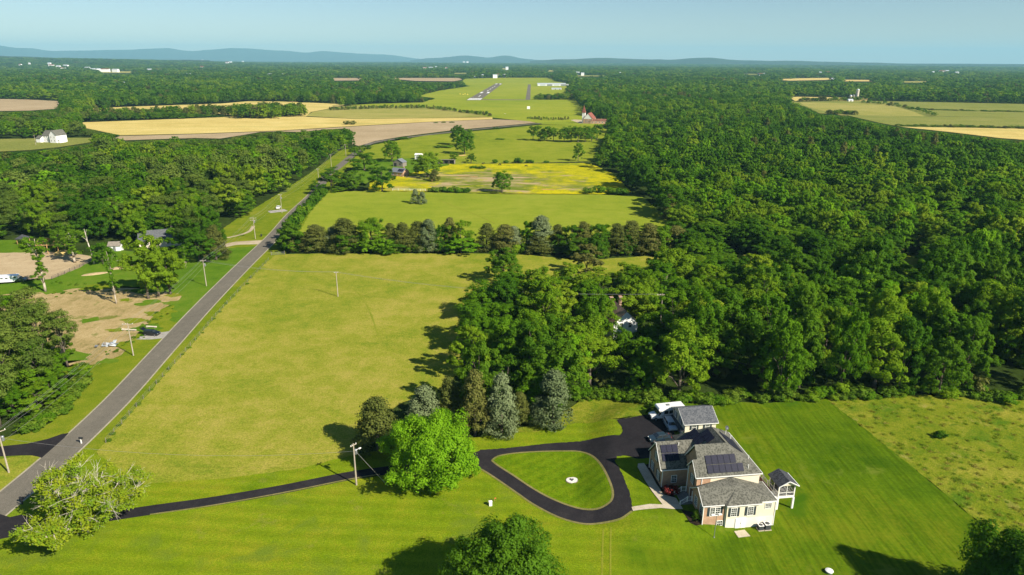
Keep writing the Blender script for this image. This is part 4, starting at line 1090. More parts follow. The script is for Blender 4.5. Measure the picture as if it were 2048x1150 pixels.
band('field_hedge', line_px([(1800, 252), (1900, 254), (2048, 257)], 46, 3, .4), (1.5, 4), (3, 5), 'low hedge above the right wheat strip')
band('field_hedge', line_px([(1600, 203), (1640, 202), (1720, 201)], 26, 4, .5), (6, 10), (6, 9), 'bushes round the foot of the silos')
band('field_hedge', line_px([(820, 192), (850, 188), (880, 178)], 16, 3, .8), (8, 13), (6, 8), 'ragged trees at the left side of the airfield')
band('field_hedge', line_px([(870, 246), (905, 245)], 0 + 3, 2, .3), (1.5, 2.5), (3, 4), 'weeds at the edge of the ploughed field')
# shrubs under the woods
und = (dist < 330) & (by < 830)
i = np.nonzero(und)[0]
base = F[np.repeat(i, 2), :2] + rng.uniform(-4, 4, (2 * len(i), 2))
qx, qy = pxy(base[:, 0], base[:, 1], 0); ok = ~is_open(qx, qy); base = base[ok]; n = len(base)
shr = [(f'u{j}', PROTO[f'shrub{j}'][0]) for j in range(3)] + [('u3', PROTO['shrubcedar'][0])]
scatter('undergrowth', np.c_[base, land(base[:, 0], base[:, 1]) - .3], rng.uniform(0, 6.28, n), np.repeat(rng.uniform(.6, 1.7, n)[:, None], 3, 1), rng.randint(0, 4, n), shr, 'shrubby undergrowth filling the woods', 'undergrowth')
edge_px = np.concatenate([line_px([(1290, 812), (1380, 800), (1470, 797), (1560, 797), (1660, 790), (1760, 788), (1860, 786), (1960, 795), (2080, 800)], 85, 6, 9), line_px([(1150, 800), (1220, 790), (1290, 803)], 25, 5, 5),
                          line_px([(945, 720), (938, 660), (945, 625), (975, 590)], 26, 5, 5), line_px([(60, 858), (110, 838), (150, 790), (165, 742)], 40, 6, 8), line_px([(20, 800), (90, 750), (120, 715)], 30, 20, 20)])
g = np.array([G(*q) for q in edge_px]); n = len(g); s = rng.uniform(.3, 1.25, n)
scatter('brambles', np.c_[g, land(g[:, 0], g[:, 1]) - .2], rng.uniform(0, 6.28, n), np.c_[s * 1.15, s * 1.15, s * .8], rng.randint(0, 3, n), [(f'v{j}', m) for j, m in enumerate([PROTO['shrub1'][0], PROTO['shrub0'][0], PROTO['shrub1'][0].copy()])], 'bright brambles and weeds along the edge of the woods', 'brambles')
fence_px = np.concatenate([line_px([(215, 882), (300, 781), (372, 701), (432, 631), (482, 576), (532, 526)], 26, 3, 2), line_px([(215, 705), (262, 686), (300, 650), (345, 612)], 34, 10, 6), line_px([(100, 590), (200, 578), (300, 586)], 30, 20, 5), line_px([(0, 560), (100, 562), (200, 575)], 30, 12, 4)])
g = np.array([G(*q) for q in fence_px]); n = len(g); s = rng.uniform(.08, .24, n)
scatter('fence_weeds', np.c_[g, land(g[:, 0], g[:, 1]) - .1], rng.uniform(0, 6.28, n), np.c_[s * 1.6, s * 1.6, s], rng.randint(0, 2, n), [(f'w{j}', m) for j, m in enumerate([PROTO['shrub1'][0].copy(), PROTO['shrub0'][0].copy()])], 'weeds along fences and on the cleared lot', 'weeds')
row_px = np.concatenate([line_px([(575, 500), (700, 501), (940, 502)], 75, 4, 2.5), line_px([(1000, 502), (1200, 505), (1350, 506)], 60, 4, 2.5)])
g = np.array([G(*q) for q in row_px]); n = len(g); s = rng.uniform(.9, 1.9, n)
scatter('row_undergrowth', np.c_[g, land(g[:, 0], g[:, 1]) - .3], rng.uniform(0, 6.28, n), np.c_[s, s, s * rng.uniform(.8, 1.6, n)], rng.randint(0, 4, n), [(f'r{j}', PROTO[k_][0].copy()) for j, k_ in enumerate(('shrub0', 'shrubcedar', 'shrub2', 'shrubcedar'))], 'bushy undergrowth joining the row of cedars', 'undergrowth')
# tall tufts over the unmown meadow
tp = np.stack([rng.uniform(1650, 2080, 800), rng.uniform(792, 1120, 800)], 1)
mp_ = np.array([(1652, 798), (1720, 792), (1850, 790), (2048, 800), (2250, 806), (2500, 1200), (2100, 1140), (2000, 1080), (1940, 1030), (1850, 955), (1735, 862)], float)
tp = tp[inside(tp[:, 0], tp[:, 1], mp_)]
g = np.array([G(*q) for q in tp]); n = len(g)
tr_ = np.random.RandomState(4); nn = 90
C = tr_.randn(nn, 3) * np.array([.42, .42, .0]) + np.array([0, 0, .22]); 
tuft = [leaves_mesh('tuft', C + tr_.rand(nn, 1) * np.array([0, 0, .25]), tr_.randn(nn, 3) * np.array([.6, .6, .3]) + np.array([.2, -.2, .8]), tr_.uniform(.3, .6, nn), tr_.rand(nn), m, tr_, .22) for m in (leaf_mat('leaf_meadow', (.11, .18, .008), (.16, .22, .012), (.22, .26, .02), .4), leaf_mat('leaf_straw', (.18, .19, .015), (.25, .23, .03), (.34, .29, .07), .3), LEAF['yellow'])]
s = rng.uniform(.25, .75, n)
scatter('tall_grass', np.c_[g, land(g[:, 0], g[:, 1])], rng.uniform(0, 6.28, n), np.c_[s, s, s * rng.uniform(.6, 1.1, n)], rng.randint(0, 3, n), [(f't{j}', m) for j, m in enumerate(tuft)], 'tall tufted grass of the unmown meadow', 'grass')

# ================================================================ THE HOUSE
def lapped(name, col, pitch=.13, var=.05):
    m, nt, b = nodes_of(name)
    tc = nt.nodes.new('ShaderNodeTexCoord')
    sx = nt.nodes.new('ShaderNodeSeparateXYZ'); lk(nt, tc.outputs['Object'], sx.inputs[0])
    saw = mth(nt, 'FRACT', mth(nt, 'DIVIDE', sx.outputs[2], pitch))
    n = noise(nt, tc.outputs['Object'], .8, 4)
    lk(nt, mixc(nt, 1.0, col, ramp(nt, n, [(.3, (1 - var * 2,) * 3), (.7, (1 + var,) * 3)]), 'MULTIPLY'), b.inputs['Base Color'])
    b.inputs['Roughness'].default_value = .55; b.inputs['Specular IOR Level'].default_value = .3
    bp = N(nt, 'ShaderNodeBump'); bp.inputs['Strength'].default_value = .5; bp.inputs['Distance'].default_value = .02
    lk(nt, saw, bp.inputs['Height']); lk(nt, bp.outputs[0], b.inputs['Normal'])
    return m
def brick_mat(name, a, b_):
    m, nt, b = nodes_of(name)
    tc = nt.nodes.new('ShaderNodeTexCoord')
    cmb = nt.nodes.new('ShaderNodeCombineXYZ'); sx = nt.nodes.new('ShaderNodeSeparateXYZ')
    lk(nt, tc.outputs['Object'], sx.inputs[0])
    lk(nt, mth(nt, 'ADD', sx.outputs[0], sx.outputs[1]), cmb.inputs[0]); lk(nt, sx.outputs[2], cmb.inputs[1])
    t = nt.nodes.new('ShaderNodeTexBrick')
    t.inputs['Color1'].default_value = (*a, 1); t.inputs['Color2'].default_value = (*b_, 1); t.inputs['Mortar'].default_value = (.42, .36, .29, 1)
    t.inputs['Scale'].default_value = 1.0; t.inputs['Mortar Size'].default_value = .012; t.inputs['Brick Width'].default_value = .22; t.inputs['Row Height'].default_value = .075
    lk(nt, cmb.outputs[0], t.inputs['Vector'])
    lk(nt, mixc(nt, 1.0, t.outputs['Color'], ramp(nt, noise(nt, tc.outputs['Object'], 1.1, 4), [(.3, (.8, .8, .8)), (.7, (1.15, 1.15, 1.15))]), 'MULTIPLY'), b.inputs['Base Color'])
    b.inputs['Roughness'].default_value = .85; b.inputs['Specular IOR Level'].default_value = .15
    return m
def shingle_mat(name, a, b_, c_):
    m, nt, b = nodes_of(name)
    tc = nt.nodes.new('ShaderNodeTexCoord')
    v = nt.nodes.new('ShaderNodeTexVoronoi'); v.inputs['Scale'].default_value = 3.2
    lk(nt, tc.outputs['Object'], v.inputs['Vector'])
    k = mth(nt, 'ADD', mth(nt, 'MULTIPLY', v.outputs['Distance'], .5), mth(nt, 'MULTIPLY', noise(nt, tc.outputs['Object'], 1.2, 6, .75), .7))
    c = ramp(nt, k, [(.42, a), (.55, b_), (.70, c_)])
    sx = nt.nodes.new('ShaderNodeSeparateXYZ'); lk(nt, tc.outputs['Object'], sx.inputs[0])
    saw = mth(nt, 'FRACT', mth(nt, 'DIVIDE', sx.outputs[2], .11))
    c = mixc(nt, 1.0, c, ramp(nt, saw, [(0, (.72, .72, .72)), (.25, (1.04, 1.04, 1.04))]), 'MULTIPLY')
    lk(nt, c, b.inputs['Base Color']); b.inputs['Roughness'].default_value = .9; b.inputs['Specular IOR Level'].default_value = .12
    bp = N(nt, 'ShaderNodeBump'); bp.inputs['Strength'].default_value = .4; bp.inputs['Distance'].default_value = .02
    lk(nt, k, bp.inputs['Height']); lk(nt, bp.outputs[0], b.inputs['Normal'])
    return m
M['cream'] = lapped('cream_siding', (.76, .67, .50)); M['white_wall'] = lapped('white_wall', (.78, .72, .60), .3)
M['garage_siding'] = lapped('garage_siding', (.72, .64, .50))
M['brick'] = brick_mat('brick_wall', (.42, .19, .085), (.50, .27, .13)); M['old_brick'] = brick_mat('old_brick', (.36, .19, .12), (.42, .25, .17))
M['shingle'] = shingle_mat('grey_shingle', (.060, .060, .048), (.100, .097, .078), (.150, .145, .118)); M['slate'] = shingle_mat('slate_shingle', (.055, .060, .068), (.085, .09, .098), (.125, .128, .132))
M['dark_shingle'] = shingle_mat('dark_shingle', (.03, .032, .036), (.05, .052, .058), (.075, .078, .085))
M['trim'] = solid('white_trim', (.80, .78, .72), .5, .4, var=.04); M['shutter'] = solid('dark_shutter', (.030, .042, .046), .6, .3, var=.1)
M['door_white'] = solid('white_door', (.78, .76, .72), .5, .4, var=.04)
m, nt, b = nodes_of('window_glass'); M['glass'] = m
b.inputs['Base Color'].default_value = (.025, .03, .032, 1); b.inputs['Roughness'].default_value = .06; b.inputs['Specular IOR Level'].default_value = .8
def solar_mat():
    m, nt, b = nodes_of('solar_cells')
    tc = nt.nodes.new('ShaderNodeTexCoord')
    t = nt.nodes.new('ShaderNodeTexBrick'); t.offset = 0
    t.inputs['Color1'].default_value = (.010, .011, .024, 1); t.inputs['Color2'].default_value = (.018, .018, .038, 1); t.inputs['Mortar'].default_value = (.05, .05, .065, 1)
    t.inputs['Mortar Size'].default_value = .012; t.inputs['Brick Width'].default_value = .17; t.inputs['Row Height'].default_value = .17; t.inputs['Scale'].default_value = 1
    lk(nt, tc.outputs['Object'], t.inputs['Vector'])
    lk(nt, t.outputs['Color'], b.inputs['Base Color'])
    b.inputs['Roughness'].default_value = .3; b.inputs['Specular IOR Level'].default_value = .03
    return m
M['solar'] = solar_mat()
M['alu'] = solid('panel_frame', (.10, .10, .11), .4, .5, .6, var=.05)
M['steel'] = solid('grey_steel', (.30, .31, .32), .45, .5, .5, var=.12); M['dark_steel'] = solid('dark_steel', (.07, .075, .08), .5, .4, .3)
M['deck_wood'] = solid('red_deck', (.27, .105, .055), .8, .2, var=.25, scale=1.5); M['grey_deck'] = solid('grey_deck', (.20, .19, .175), .8, .2, var=.2)
m, nt, b = nodes_of('porch_screen'); M['screen'] = m
b.inputs['Base Color'].default_value = (.02, .02, .02, 1); b.inputs['Alpha'].default_value = .55; b.inputs['Roughness'].default_value = .9

house = empty('house', (HO[0], HO[1], 0), HA, 'large brick and cream house with grey roofs and solar panels beside the driveway loop', 'house')
def part(name, mb, mat, parent, **kw): return mb.build(name, M[mat] if isinstance(mat, str) else mat, parent, **kw)
# walls
part('wall', MB().prism([(.3, 0), (5.2, 0), (5.2, 4.85), (2.7, 6.65), (.3, 4.85)], 'x', .32, 4.3), 'brick', house)['label'] = 'brick wall of the low wing'
part('wall', MB().box(4.3, 12.9, -.1, 5.6, 1.95, 4.85), 'cream', house)['label'] = 'cream siding wall of the low wing'
part('basement_wall', MB().box(4.28, 12.92, -.13, 5.6, -.3, 1.95), 'white_wall', house)['label'] = 'white basement wall'
part('wall', MB().box(1.35, 12.0, 4.5, 17.9, 0, 7.55), 'cream', house)['label'] = 'cream siding wall of the main block'
part('wall', MB().box(1.25, 3.0, 4.48, 17.92, 0, 7.5).prism([(4.6, 7.5), (11.2, 7.5), (8.0, 11.4)], 'x', 1.25, 2.2).prism([(4.48, 0), (8.1, 0), (8.1, 7.5), (6.3, 9.4), (4.48, 7.5)], 'x', .5, 1.4), 'brick', house)['label'] = 'brick front wall of the main block'
part('wall', MB().prism([(10.4, 0), (16.8, 0), (16.8, 5.55), (13.6, 9.0), (10.4, 5.55)], 'x', -3.6, 1.4), 'brick', house)['label'] = 'brick wall of the garage wing'
# roofs
k1 = (11.8 - 7.6) / (8.0 - 4.2)
rm = MB()
for q in [[(1, 4.2, 7.6), (12.3, 4.2, 7.6), (6.8, 8, 11.8), (1, 8, 11.8)], [(12.3, 4.2, 7.6), (12.3, 18.2, 7.6), (6.5, 13.7, 11.8), (6.8, 8, 11.8)], [(12.3, 18.2, 7.6), (1, 18.2, 7.6), (6.5, 13.7, 11.8)],
          [(1, 18.2, 7.6), (1, 11.6, 7.6), (6.5, 8.02, 11.78), (6.5, 13.7, 11.8)], [(1, 11.6, 7.6), (1, 8, 11.8), (6.5, 8.0, 11.79)],
          [(.2, 4.2, 7.6), (1.0, 4.2, 7.6), (1.0, 6.3, 7.6 + 2.1 * k1), (.2, 6.3, 7.6 + 2.1 * k1)], [(.2, 6.3, 7.6 + 2.1 * k1), (1.3, 6.3, 7.6 + 2.1 * k1), (1.3, 8.4, 7.6), (.2, 8.4, 7.6)]]:
    rm.slab(q, .16)
roof = part('roof', rm, 'shingle', house); roof['label'] = 'grey shingle roof of the main block'
gm = MB()
for q in [[(-3.9, 10.1, 5.6), (1.4, 10.1, 5.6), (1.4, 11.95, 7.62), (3.3, 13.6, 9.4), (-3.9, 13.6, 9.4)], [(-3.9, 17.1, 5.6), (1.4, 17.1, 5.6), (1.4, 15.25, 7.62), (3.3, 13.6, 9.4), (-3.9, 13.6, 9.4)]]: gm.slab(q, .16)
groof = part('roof', gm, 'shingle', house); groof['label'] = 'grey shingle roof of the garage wing'
wm = MB()
Aw, Bw, Cw, Dw, D2, Ew, Pw, Qw, Rw = (0, 0, 4.9), (3.8, 0, 4.9), (4.0, -.5, 4.9), (10.3, -.45, 4.9), (10.5, 0, 4.9), (13.25, 0, 4.9), (6.75, 4.5, 7.1), (6.75, 1.95, 7.0), (0, 2.7, 6.95)
Sw, Tw, Ub = (0, 5.4, 4.9), (13.25, 5.6, 4.9), (11.9, 4.5, 5.4)
for q in [[Aw, Bw, Qw], [Aw, Qw, Rw], [Bw, Cw, Qw], [Cw, Dw, Qw], [Dw, D2, Ew, Qw], [Ew, Tw, Pw], [Ew, Pw, Qw], [Rw, Qw, Pw], [Rw, Pw, (0, 4.5, 5.7)], [Rw, (1.2, 4.5, 5.7), Sw]]: wm.slab(q, .14)
wroof = part('roof', wm, 'shingle', house); wroof['label'] = 'grey hipped roof of the low wing'
# gutters and eave boards
def eave(a, b, t=.09, parent=house, name='gutter'):
    return part(name, MB().bar(a, b, t, 4), 'trim', parent)
for a, b in [((1, 4.15, 7.5), (12.3, 4.15, 7.5)), ((12.35, 4.2, 7.5), (12.35, 18.2, 7.5)), ((.2, 4.15, 7.5), (1, 4.15, 7.5)), ((-3.9, 10.05, 5.5), (1.2, 10.05, 5.5)), ((0, -.05, 4.8), (3.8, -.05, 4.8)), ((4.0, -.55, 4.8), (10.3, -.5, 4.8)), ((10.5, -.05, 4.8), (13.25, -.05, 4.8)), ((13.3, 0, 4.8), (13.3, 5.6, 4.8)),
             ((.98, 8, 11.65), (.98, 11.6, 7.45)), ((.18, 6.3, 9.75), (.18, 8.4, 7.45)), ((.18, 4.2, 7.45), (.18, 6.3, 9.75)), ((-3.92, 13.6, 9.25), (-3.92, 17.1, 5.45)), ((-3.92, 10.1, 5.45), (-3.92, 13.6, 9.25)), ((-.02, 2.7, 6.82), (-.02, 5.4, 4.78)), ((-.02, 0, 4.78), (-.02, 2.7, 6.82))]: eave(a, b)
for x, y, z0, z1 in [(.24, .22, .6, 4.8), (12.95, -.12, 0, 4.8), (1.4, 4.42, 5.9, 7.5), (-3.5, 10.3, 1.5, 5.5), (.4, 8.2, 1.5, 7.4), (-3.7, 16.7, 1.5, 5.5), (4.2, .2, .2, 4.8)]:
    part('downspout', MB().box(x - .06, x + .06, y - .06, y + .06, z0, z1), 'trim', house)
# windows: frame proud of the wall, glass set back in it, glazing bars, shutters
def window(parent, axis, at, c, z0, z1, wd, cols=2, rows=4, shutters=True, out=-1, name='window', blind=False):
    h2 = wd / 2
    def B(mb, a0, a1, d0, d1, q0, q1):
        lo, hi = sorted((at + out * d0, at + out * d1))
        return mb.box(a0, a1, lo, hi, q0, q1) if axis == 'w' else mb.box(lo, hi, a0, a1, q0, q1)
    fr = MB()
    for a0, a1, q0, q1 in [(c - h2 - .09, c - h2, z0 - .09, z1 + .09), (c + h2, c + h2 + .09, z0 - .09, z1 + .09), (c - h2, c + h2, z1, z1 + .09), (c - h2, c + h2, z0 - .09, z0)]: B(fr, a0, a1, -.02, .07, q0, q1)
    o = part(name, fr, 'trim', parent)
    part('pane', B(MB(), c - h2, c + h2, -.02, .02, z0, z1), 'glass', o)
    br = MB(); t = .018
    for k in range(1, cols): B(br, c - h2 + wd * k / cols - t, c - h2 + wd * k / cols + t, .021, .045, z0, z1)
    for k in range(1, rows):
        tt = .035 if k == rows // 2 else t
        B(br, c - h2, c + h2, .022, .05, z0 + (z1 - z0) * k / rows - tt, z0 + (z1 - z0) * k / rows + tt)
    part('glazing_bar', br, 'trim', o)
    if shutters:
        for s in (-1, 1):
            a = c + s * (h2 + .09 + .22)
            sh = part('shutter', B(MB(), a - .2, a + .2, -.02, .055, z0 - .06, z1 + .06), 'shutter', o)
    return o
w_ = window(house, 'w', .3, 2.35, 2.65, 4.2, 1.7, 4, 4); w_['label'] = 'wide shuttered window in the brick'
part('mullion', MB().box(2.27, 2.43, .2, .3, 2.6, 4.25), 'trim', w_)
window(house, 'w', .3, 3.4, .55, 1.45, .9, 3, 2, False)
window(house, 'w', -.1, 5.55, 2.5, 4.1, .95, 3, 4); window(house, 'w', -.1, 8.5, 2.5, 4.1, .95, 3, 4)
window(house, 'w', -.1, 11.65, 3.65, 4.55, 1.05, 4, 3, False)
dr = part('basement_door', MB().box(5.95, 7.9, -.19, -.1, 0, 2.0), 'door_white', house)
for c in (6.45, 7.4):
    part('door_leaf', MB().box(c - .42, c + .42, -.23, -.19, .06, 1.92), 'door_white', dr); part('door_glass', MB().box(c - .2, c + .2, -.245, -.23, .95, 1.7), 'trim', dr)
part('handle', MB().box(6.86, 6.92, -.27, -.23, .95, 1.1), 'dark_steel', dr)
for y in (1.2, 3.6): window(house, 'u', .32, y, 2.6, 4.2, 1.0, 2, 4, False)
window(house, 'u', .5, 6.3, 5.2, 6.8, .95, 3, 4, True); window(house, 'u', 1.25, 9.6, 5.0, 6.6, .95, 3, 4, False)
window(house, 'u', -3.6, 13.6, 5.6, 7.1, .95, 3, 4, True); window(house, 'u', -3.6, 12.0, 2.5, 4.1, .95, 3, 4, True); window(house, 'u', -3.6, 15.2, 2.5, 4.1, .95, 3, 4, True)
window(house, 'w', 10.4, -1.2, 2.7, 4.1, .9, 3, 4, False); window(house, 'u', 12.0, 7.5, 4.6, 6.4, 1.0, 3, 4, False, 1); window(house, 'u', 12.0, 12.5, 4.6, 6.4, 1.0, 3, 4, False, 1)
fd = part('front_door', MB().box(.26, .34, 5.35, 6.35, 1.9, 4.1) .box(.42, .52, 5.35, 6.35, 1.9, 4.1), solid('brown_door', (.16, .07, .03), .5), house)
part('door_frame', MB().box(.22, .5, 5.2, 5.35, 1.85, 4.2).box(.22, .5, 6.35, 6.5, 1.85, 4.2), 'trim', fd)
# solar panels, each one a panel on its roof
def panel_grid(parent, origin, eu, ev, nu, nv, pw, ph, skip=()):
    """origin: lower corner on the slope, eu along the eave, ev up the slope"""
    o_, eu, ev = Vector(origin), Vector(eu).normalized(), Vector(ev).normalized()
    nn = eu.cross(ev); nn = nn if nn.z > 0 else -nn
    R = Matrix((eu, ev, nn)).transposed().to_4x4()
    for i in range(nu):
        for j in range(nv):
            if (i, j) in skip: continue
            key = f'panel{pw:.2f}{ph:.2f}'
            me, fm = PANEL.get(key, (None, None))
            if me is None:
                me = MB().box(.025, pw - .025, .025, ph - .025, 0, .05).mesh('solar_panel'); me.materials.append(M['solar'])
                f = MB()
                for a in ((0, .03, 0, ph), (pw - .03, pw, 0, ph), (.03, pw - .03, 0, .03), (.03, pw - .03, ph - .03, ph)): f.box(*a, -.01, .062)
                fm = f.mesh('panel_frame'); fm.materials.append(M['alu']); PANEL[key] = (me, fm)
            p = link('solar_panel', me, None, parent)
            p.matrix_local = Matrix.Translation(o_ + eu * i * (pw + .02) + ev * j * (ph + .03) + nn * .08) @ R
            # the frame rides with its panel on the same roof
            me2 = link('panel_frame', fm, None, parent); me2.matrix_local = p.matrix_local.copy()
PANEL = {}
up_near = (0, 1, k1)
panel_grid(roof, (2.4, 4.55, 7.6 + .35 * k1), (1, 0, 0), up_near, 6, 1, 1.09, 1.5)
panel_grid(roof, (2.4, 5.58, 7.6 + 1.38 * k1), (1, 0, 0), up_near, 5, 1, 1.09, 1.62)
kg = (9.4 - 5.6) / 3.5
panel_grid(groof, (-3.3, 11.1, 5.6 + 1.0 * kg), (1, 0, 0), (0, 1, kg), 3, 2, 1.06, 1.5)
panel_grid(roof, (1.7, 16.0, 7.6 + .7 * .764), (0, -1, 0), (1, 0, .764), 2, 2, 1.1, 1.75); panel_grid(roof, (3.1, 13.7, 7.6 + 2.1 * .764), (0, -1, 0), (1, 0, .764), 3, 2, 1.1, 1.75, ((2, 0),))
kr = (11.8 - 7.6) / 5.8
panel_grid(roof, (10.8, 9.0, 7.6 + 1.5 * kr), (0, 1, 0), (-1, 0, kr), 4, 2, 1.1, 1.75)
for x, y, z in [(.2, 13.0, 8.8), (11.2, 7.6, 8.7), (10.4, 13.4, 9.3), (9.9, 4.9, 8.6)]:
    part('vent_pipe', MB().bar((x, y, z - .3), (x, y, z + .45), .07, 8), 'trim', house)
ds = part('satellite_dish', MB().lathe([(.05, 0), (.3, .05), (.42, .14), (.4, .15), (.28, .08), (.02, .04)], 16), 'dark_steel', house)
ds.matrix_local = Matrix.Translation((10.2, 15.0, 10.5)) @ Matrix.Rotation(math.radians(62), 4, 'X') @ Matrix.Rotation(.3, 4, 'Y')
part('dish_mast', MB().bar((10.2, 15.1, 9.0), (10.2, 15.1, 10.4), .05, 6), 'trim', house)
# front steps with white rails
st = empty('front_steps', (HO[0], HO[1], 0), HA, 'grey front steps and landing with white railings', 'steps')
part('landing', MB().box(-.7, .3, 4.9, 7.95, 1.0, 2.35), 'grey_deck', st)
for k in range(3): part('step', MB().box(-.7 - .42 * (k + 1), -.7 - .42 * k, 4.9, 7.95, .8, 2.35 - .24 * (k + 1)), 'grey_deck', st)
for y in (4.95, 7.9):
    rl = MB()
    rl.bar((-1.95, y, 2.5), (-.7, y, 3.3), .045, 4).bar((-.7, y, 3.3), (.28, y, 3.3), .045, 4).bar((-1.95, y, 1.75), (-.7, y, 2.5), .035, 4).bar((-.7, y, 2.5), (.28, y, 2.5), .035, 4)
    for i in range(7): x = -1.85 + i * .19; rl.bar((x, y, 1.8 + i * .115), (x, y, 2.55 + i * .12), .02, 4)
    for i in range(5): x = -.6 + i * .19; rl.bar((x, y, 2.5), (x, y, 3.3), .02, 4)
    part('railing', rl, 'trim', st)
    for x, z in ((-1.95, 1.5), (-.7, 2.3), (.2, 2.3)): part('newel_post', MB().box(x - .07, x + .07, y - .07, y + .07, z, z + 1.12), 'trim', st)
# deck and screened porch
dk = empty('deck', (HO[0], HO[1], 0), HA, 'raised red brown deck with white railing behind the house', 'deck')
for i in range(24): part('plank', MB().box(12.02 + i * .146, 12.02 + i * .146 + .138, 5.8, 10.9, 2.55, 2.62), 'deck_wood', dk)
part('joist_frame', MB().box(12.05, 15.5, 5.85, 10.85, 2.3, 2.54), 'trim', dk)
part('side_walk', MB().box(12.95, 15.58, 3.9, 5.78, 2.25, 2.6), 'trim', dk)
for a, b in [((12.1, 10.85), (15.45, 10.85)), ((15.45, 10.85), (15.45, 7.3))]:
    r_ = MB().bar((*a, 3.55), (*b, 3.55), .06, 4).bar((*a, 2.75), (*b, 2.75), .045, 4)
    n = 14
    for i in range(n + 1):
        x, y = a[0] + (b[0] - a[0]) * i / n, a[1] + (b[1] - a[1]) * i / n; r_.bar((x, y, 2.75), (x, y, 3.55), .02, 4)
    part('railing', r_, 'trim', dk)
for x, y in ((12.15, 10.85), (13.8, 10.85), (15.45, 10.85), (15.45, 9.1), (15.45, 7.3)): part('post', MB().box(x - .08, x + .08, y - .08, y + .08, 0, 3.75), 'trim', dk)
pc = empty('screened_porch', (HO[0], HO[1], 0), HA, 'white screened porch on posts at the back corner of the house', 'porch')
part('floor', MB().box(15.6, 18.75, 3.85, 7.2, 2.3, 2.62), 'trim', pc)
for x, y in ((15.72, 3.95), (18.65, 3.95), (15.72, 7.1), (18.65, 7.1)):
    part('post', MB().box(x - .16, x + .16, y - .16, y + .16, -.2, 2.3), 'trim', pc); part('corner_post', MB().box(x - .09, x + .09, y - .09, y + .09, 2.6, 4.95), 'trim', pc)
for a, b in [((15.72, 3.9), (18.65, 3.9)), ((18.7, 3.95), (18.7, 7.1)), ((15.67, 3.95), (15.67, 7.1)), ((15.72, 7.15), (18.65, 7.15))]:
    f = MB().bar((*a, 4.9), (*b, 4.9), .09, 4).bar((*a, 3.4), (*b, 3.4), .06, 4).bar((*a, 2.7), (*b, 2.7), .08, 4)
    for t in (.5,): f.bar((a[0] + (b[0] - a[0]) * t, a[1] + (b[1] - a[1]) * t, 2.65), (a[0] + (b[0] - a[0]) * t, a[1] + (b[1] - a[1]) * t, 4.9), .06, 4)
    part('screen_frame', f, 'trim', pc)
    part('screen', MB().poly([(*a, 2.7), (*b, 2.7), (*b, 4.9), (*a, 4.9)]), 'screen', pc)
part('roof', MB().slab([(15.3, 3.4, 4.95), (17.2, 3.4, 6.0), (17.2, 7.5, 6.0), (15.3, 7.5, 4.95)], .1).slab([(19.1, 3.4, 4.95), (17.2, 3.4, 6.0), (17.2, 7.5, 6.0), (19.1, 7.5, 4.95)], .1), 'dark_shingle', pc)
part('gable', MB().prism([(15.6, 4.95), (18.8, 4.95), (17.2, 5.85)], 'y', 3.7, 3.85), 'cream', pc)
for a, b in [((15.3, 3.37, 4.9), (17.2, 3.37, 5.95)), ((19.1, 3.37, 4.9), (17.2, 3.37, 5.95)), ((19.13, 3.4, 4.88), (19.13, 7.5, 4.88))]: part('fascia', MB().bar(a, b, .09, 4), 'trim', pc)
part('bench', MB().box(16.4, 18.0, 6.3, 6.8, 2.62, 3.05).box(16.4, 18.0, 6.75, 6.85, 3.05, 3.5), 'dark_steel', pc)
# air conditioners, lamp, small things at the wall
def ac(u, w, s, lab):
    x, y = hl(u, w); e = empty('air_conditioner', (x, y, float(land(x, y)) + .02), HA, lab, 'air conditioner', 'air conditioners by the wall')
    part('pad', MB().box(-.55 * s, .55 * s, -.55 * s, .55 * s, -.2, .08), 'concrete', e)
    part('body', MB().box(-.44 * s, .44 * s, -.44 * s, .44 * s, .081, .95 * s), 'dark_steel', e, bevel=.04)
    part('lid', MB().box(-.47 * s, .47 * s, -.47 * s, .47 * s, .95 * s, 1.0 * s), 'trim', e)
    part('fan_grille', MB().lathe([(.36 * s, 1.0 * s + .002), (.36 * s, 1.03 * s), (.12 * s, 1.06 * s), (.05 * s, 1.06 * s)], 16), 'dark_steel', e)
ac(10.25, -.95, .95, 'smaller air conditioner left of the other by the white basement wall'); ac(11.45, -.9, 1.1, 'larger air conditioner near the house corner')
def yard_lamp():
    x, y = hl(1.45, -2.2); e = empty('lamp_post', (x, y, float(land(x, y))), HA, 'slim post with a white double lamp head on the lawn before the brick wall', 'lamp post')
    part('pole', MB().bar((0, 0, -.2), (0, 0, 4.4), .05, 8), 'steel', e)
    part('crossbar', MB().box(-.75, .75, -.05, .05, 4.35, 4.45), 'trim', e)
    for s in (-.6, .6): part('lamp_head', MB().box(s - .3, s + .3, -.16, .16, 4.45, 4.6), 'trim', e)
    part('base', MB().lathe([(.14, -.1), (.14, .08), (.07, .12)], 10), 'steel', e)
yard_lamp()

# ---------------------------------------------------------------- detached garage
gx, gy = HO
gar = empty('garage', (gx, gy, 0), HA, 'detached two storey cream garage with slate grey roof behind the house', 'garage')
part('wall', MB().prism([(26.3, .3), (33.3, .3), (33.3, 5.15), (29.8, 6.85), (26.3, 5.15)], 'x', 6.95, 13.6), 'garage_siding', gar)
gr = part('roof', MB().slab([(6.6, 25.95, 5.15), (13.95, 25.95, 5.15), (13.95, 29.8, 7.05), (6.6, 29.8, 7.05)], .15).slab([(6.6, 33.65, 5.15), (13.95, 33.65, 5.15), (13.95, 29.8, 7.05), (6.6, 29.8, 7.05)], .15), 'slate', gar)
for a, b in [((6.6, 25.9, 5.05), (13.95, 25.9, 5.05)), ((6.58, 25.95, 5.05), (6.58, 29.8, 6.92)), ((6.58, 33.65, 5.05), (6.58, 29.8, 6.92)), ((13.97, 25.95, 5.05), (13.97, 29.8, 6.92))]: eave(a, b, .08, gar)
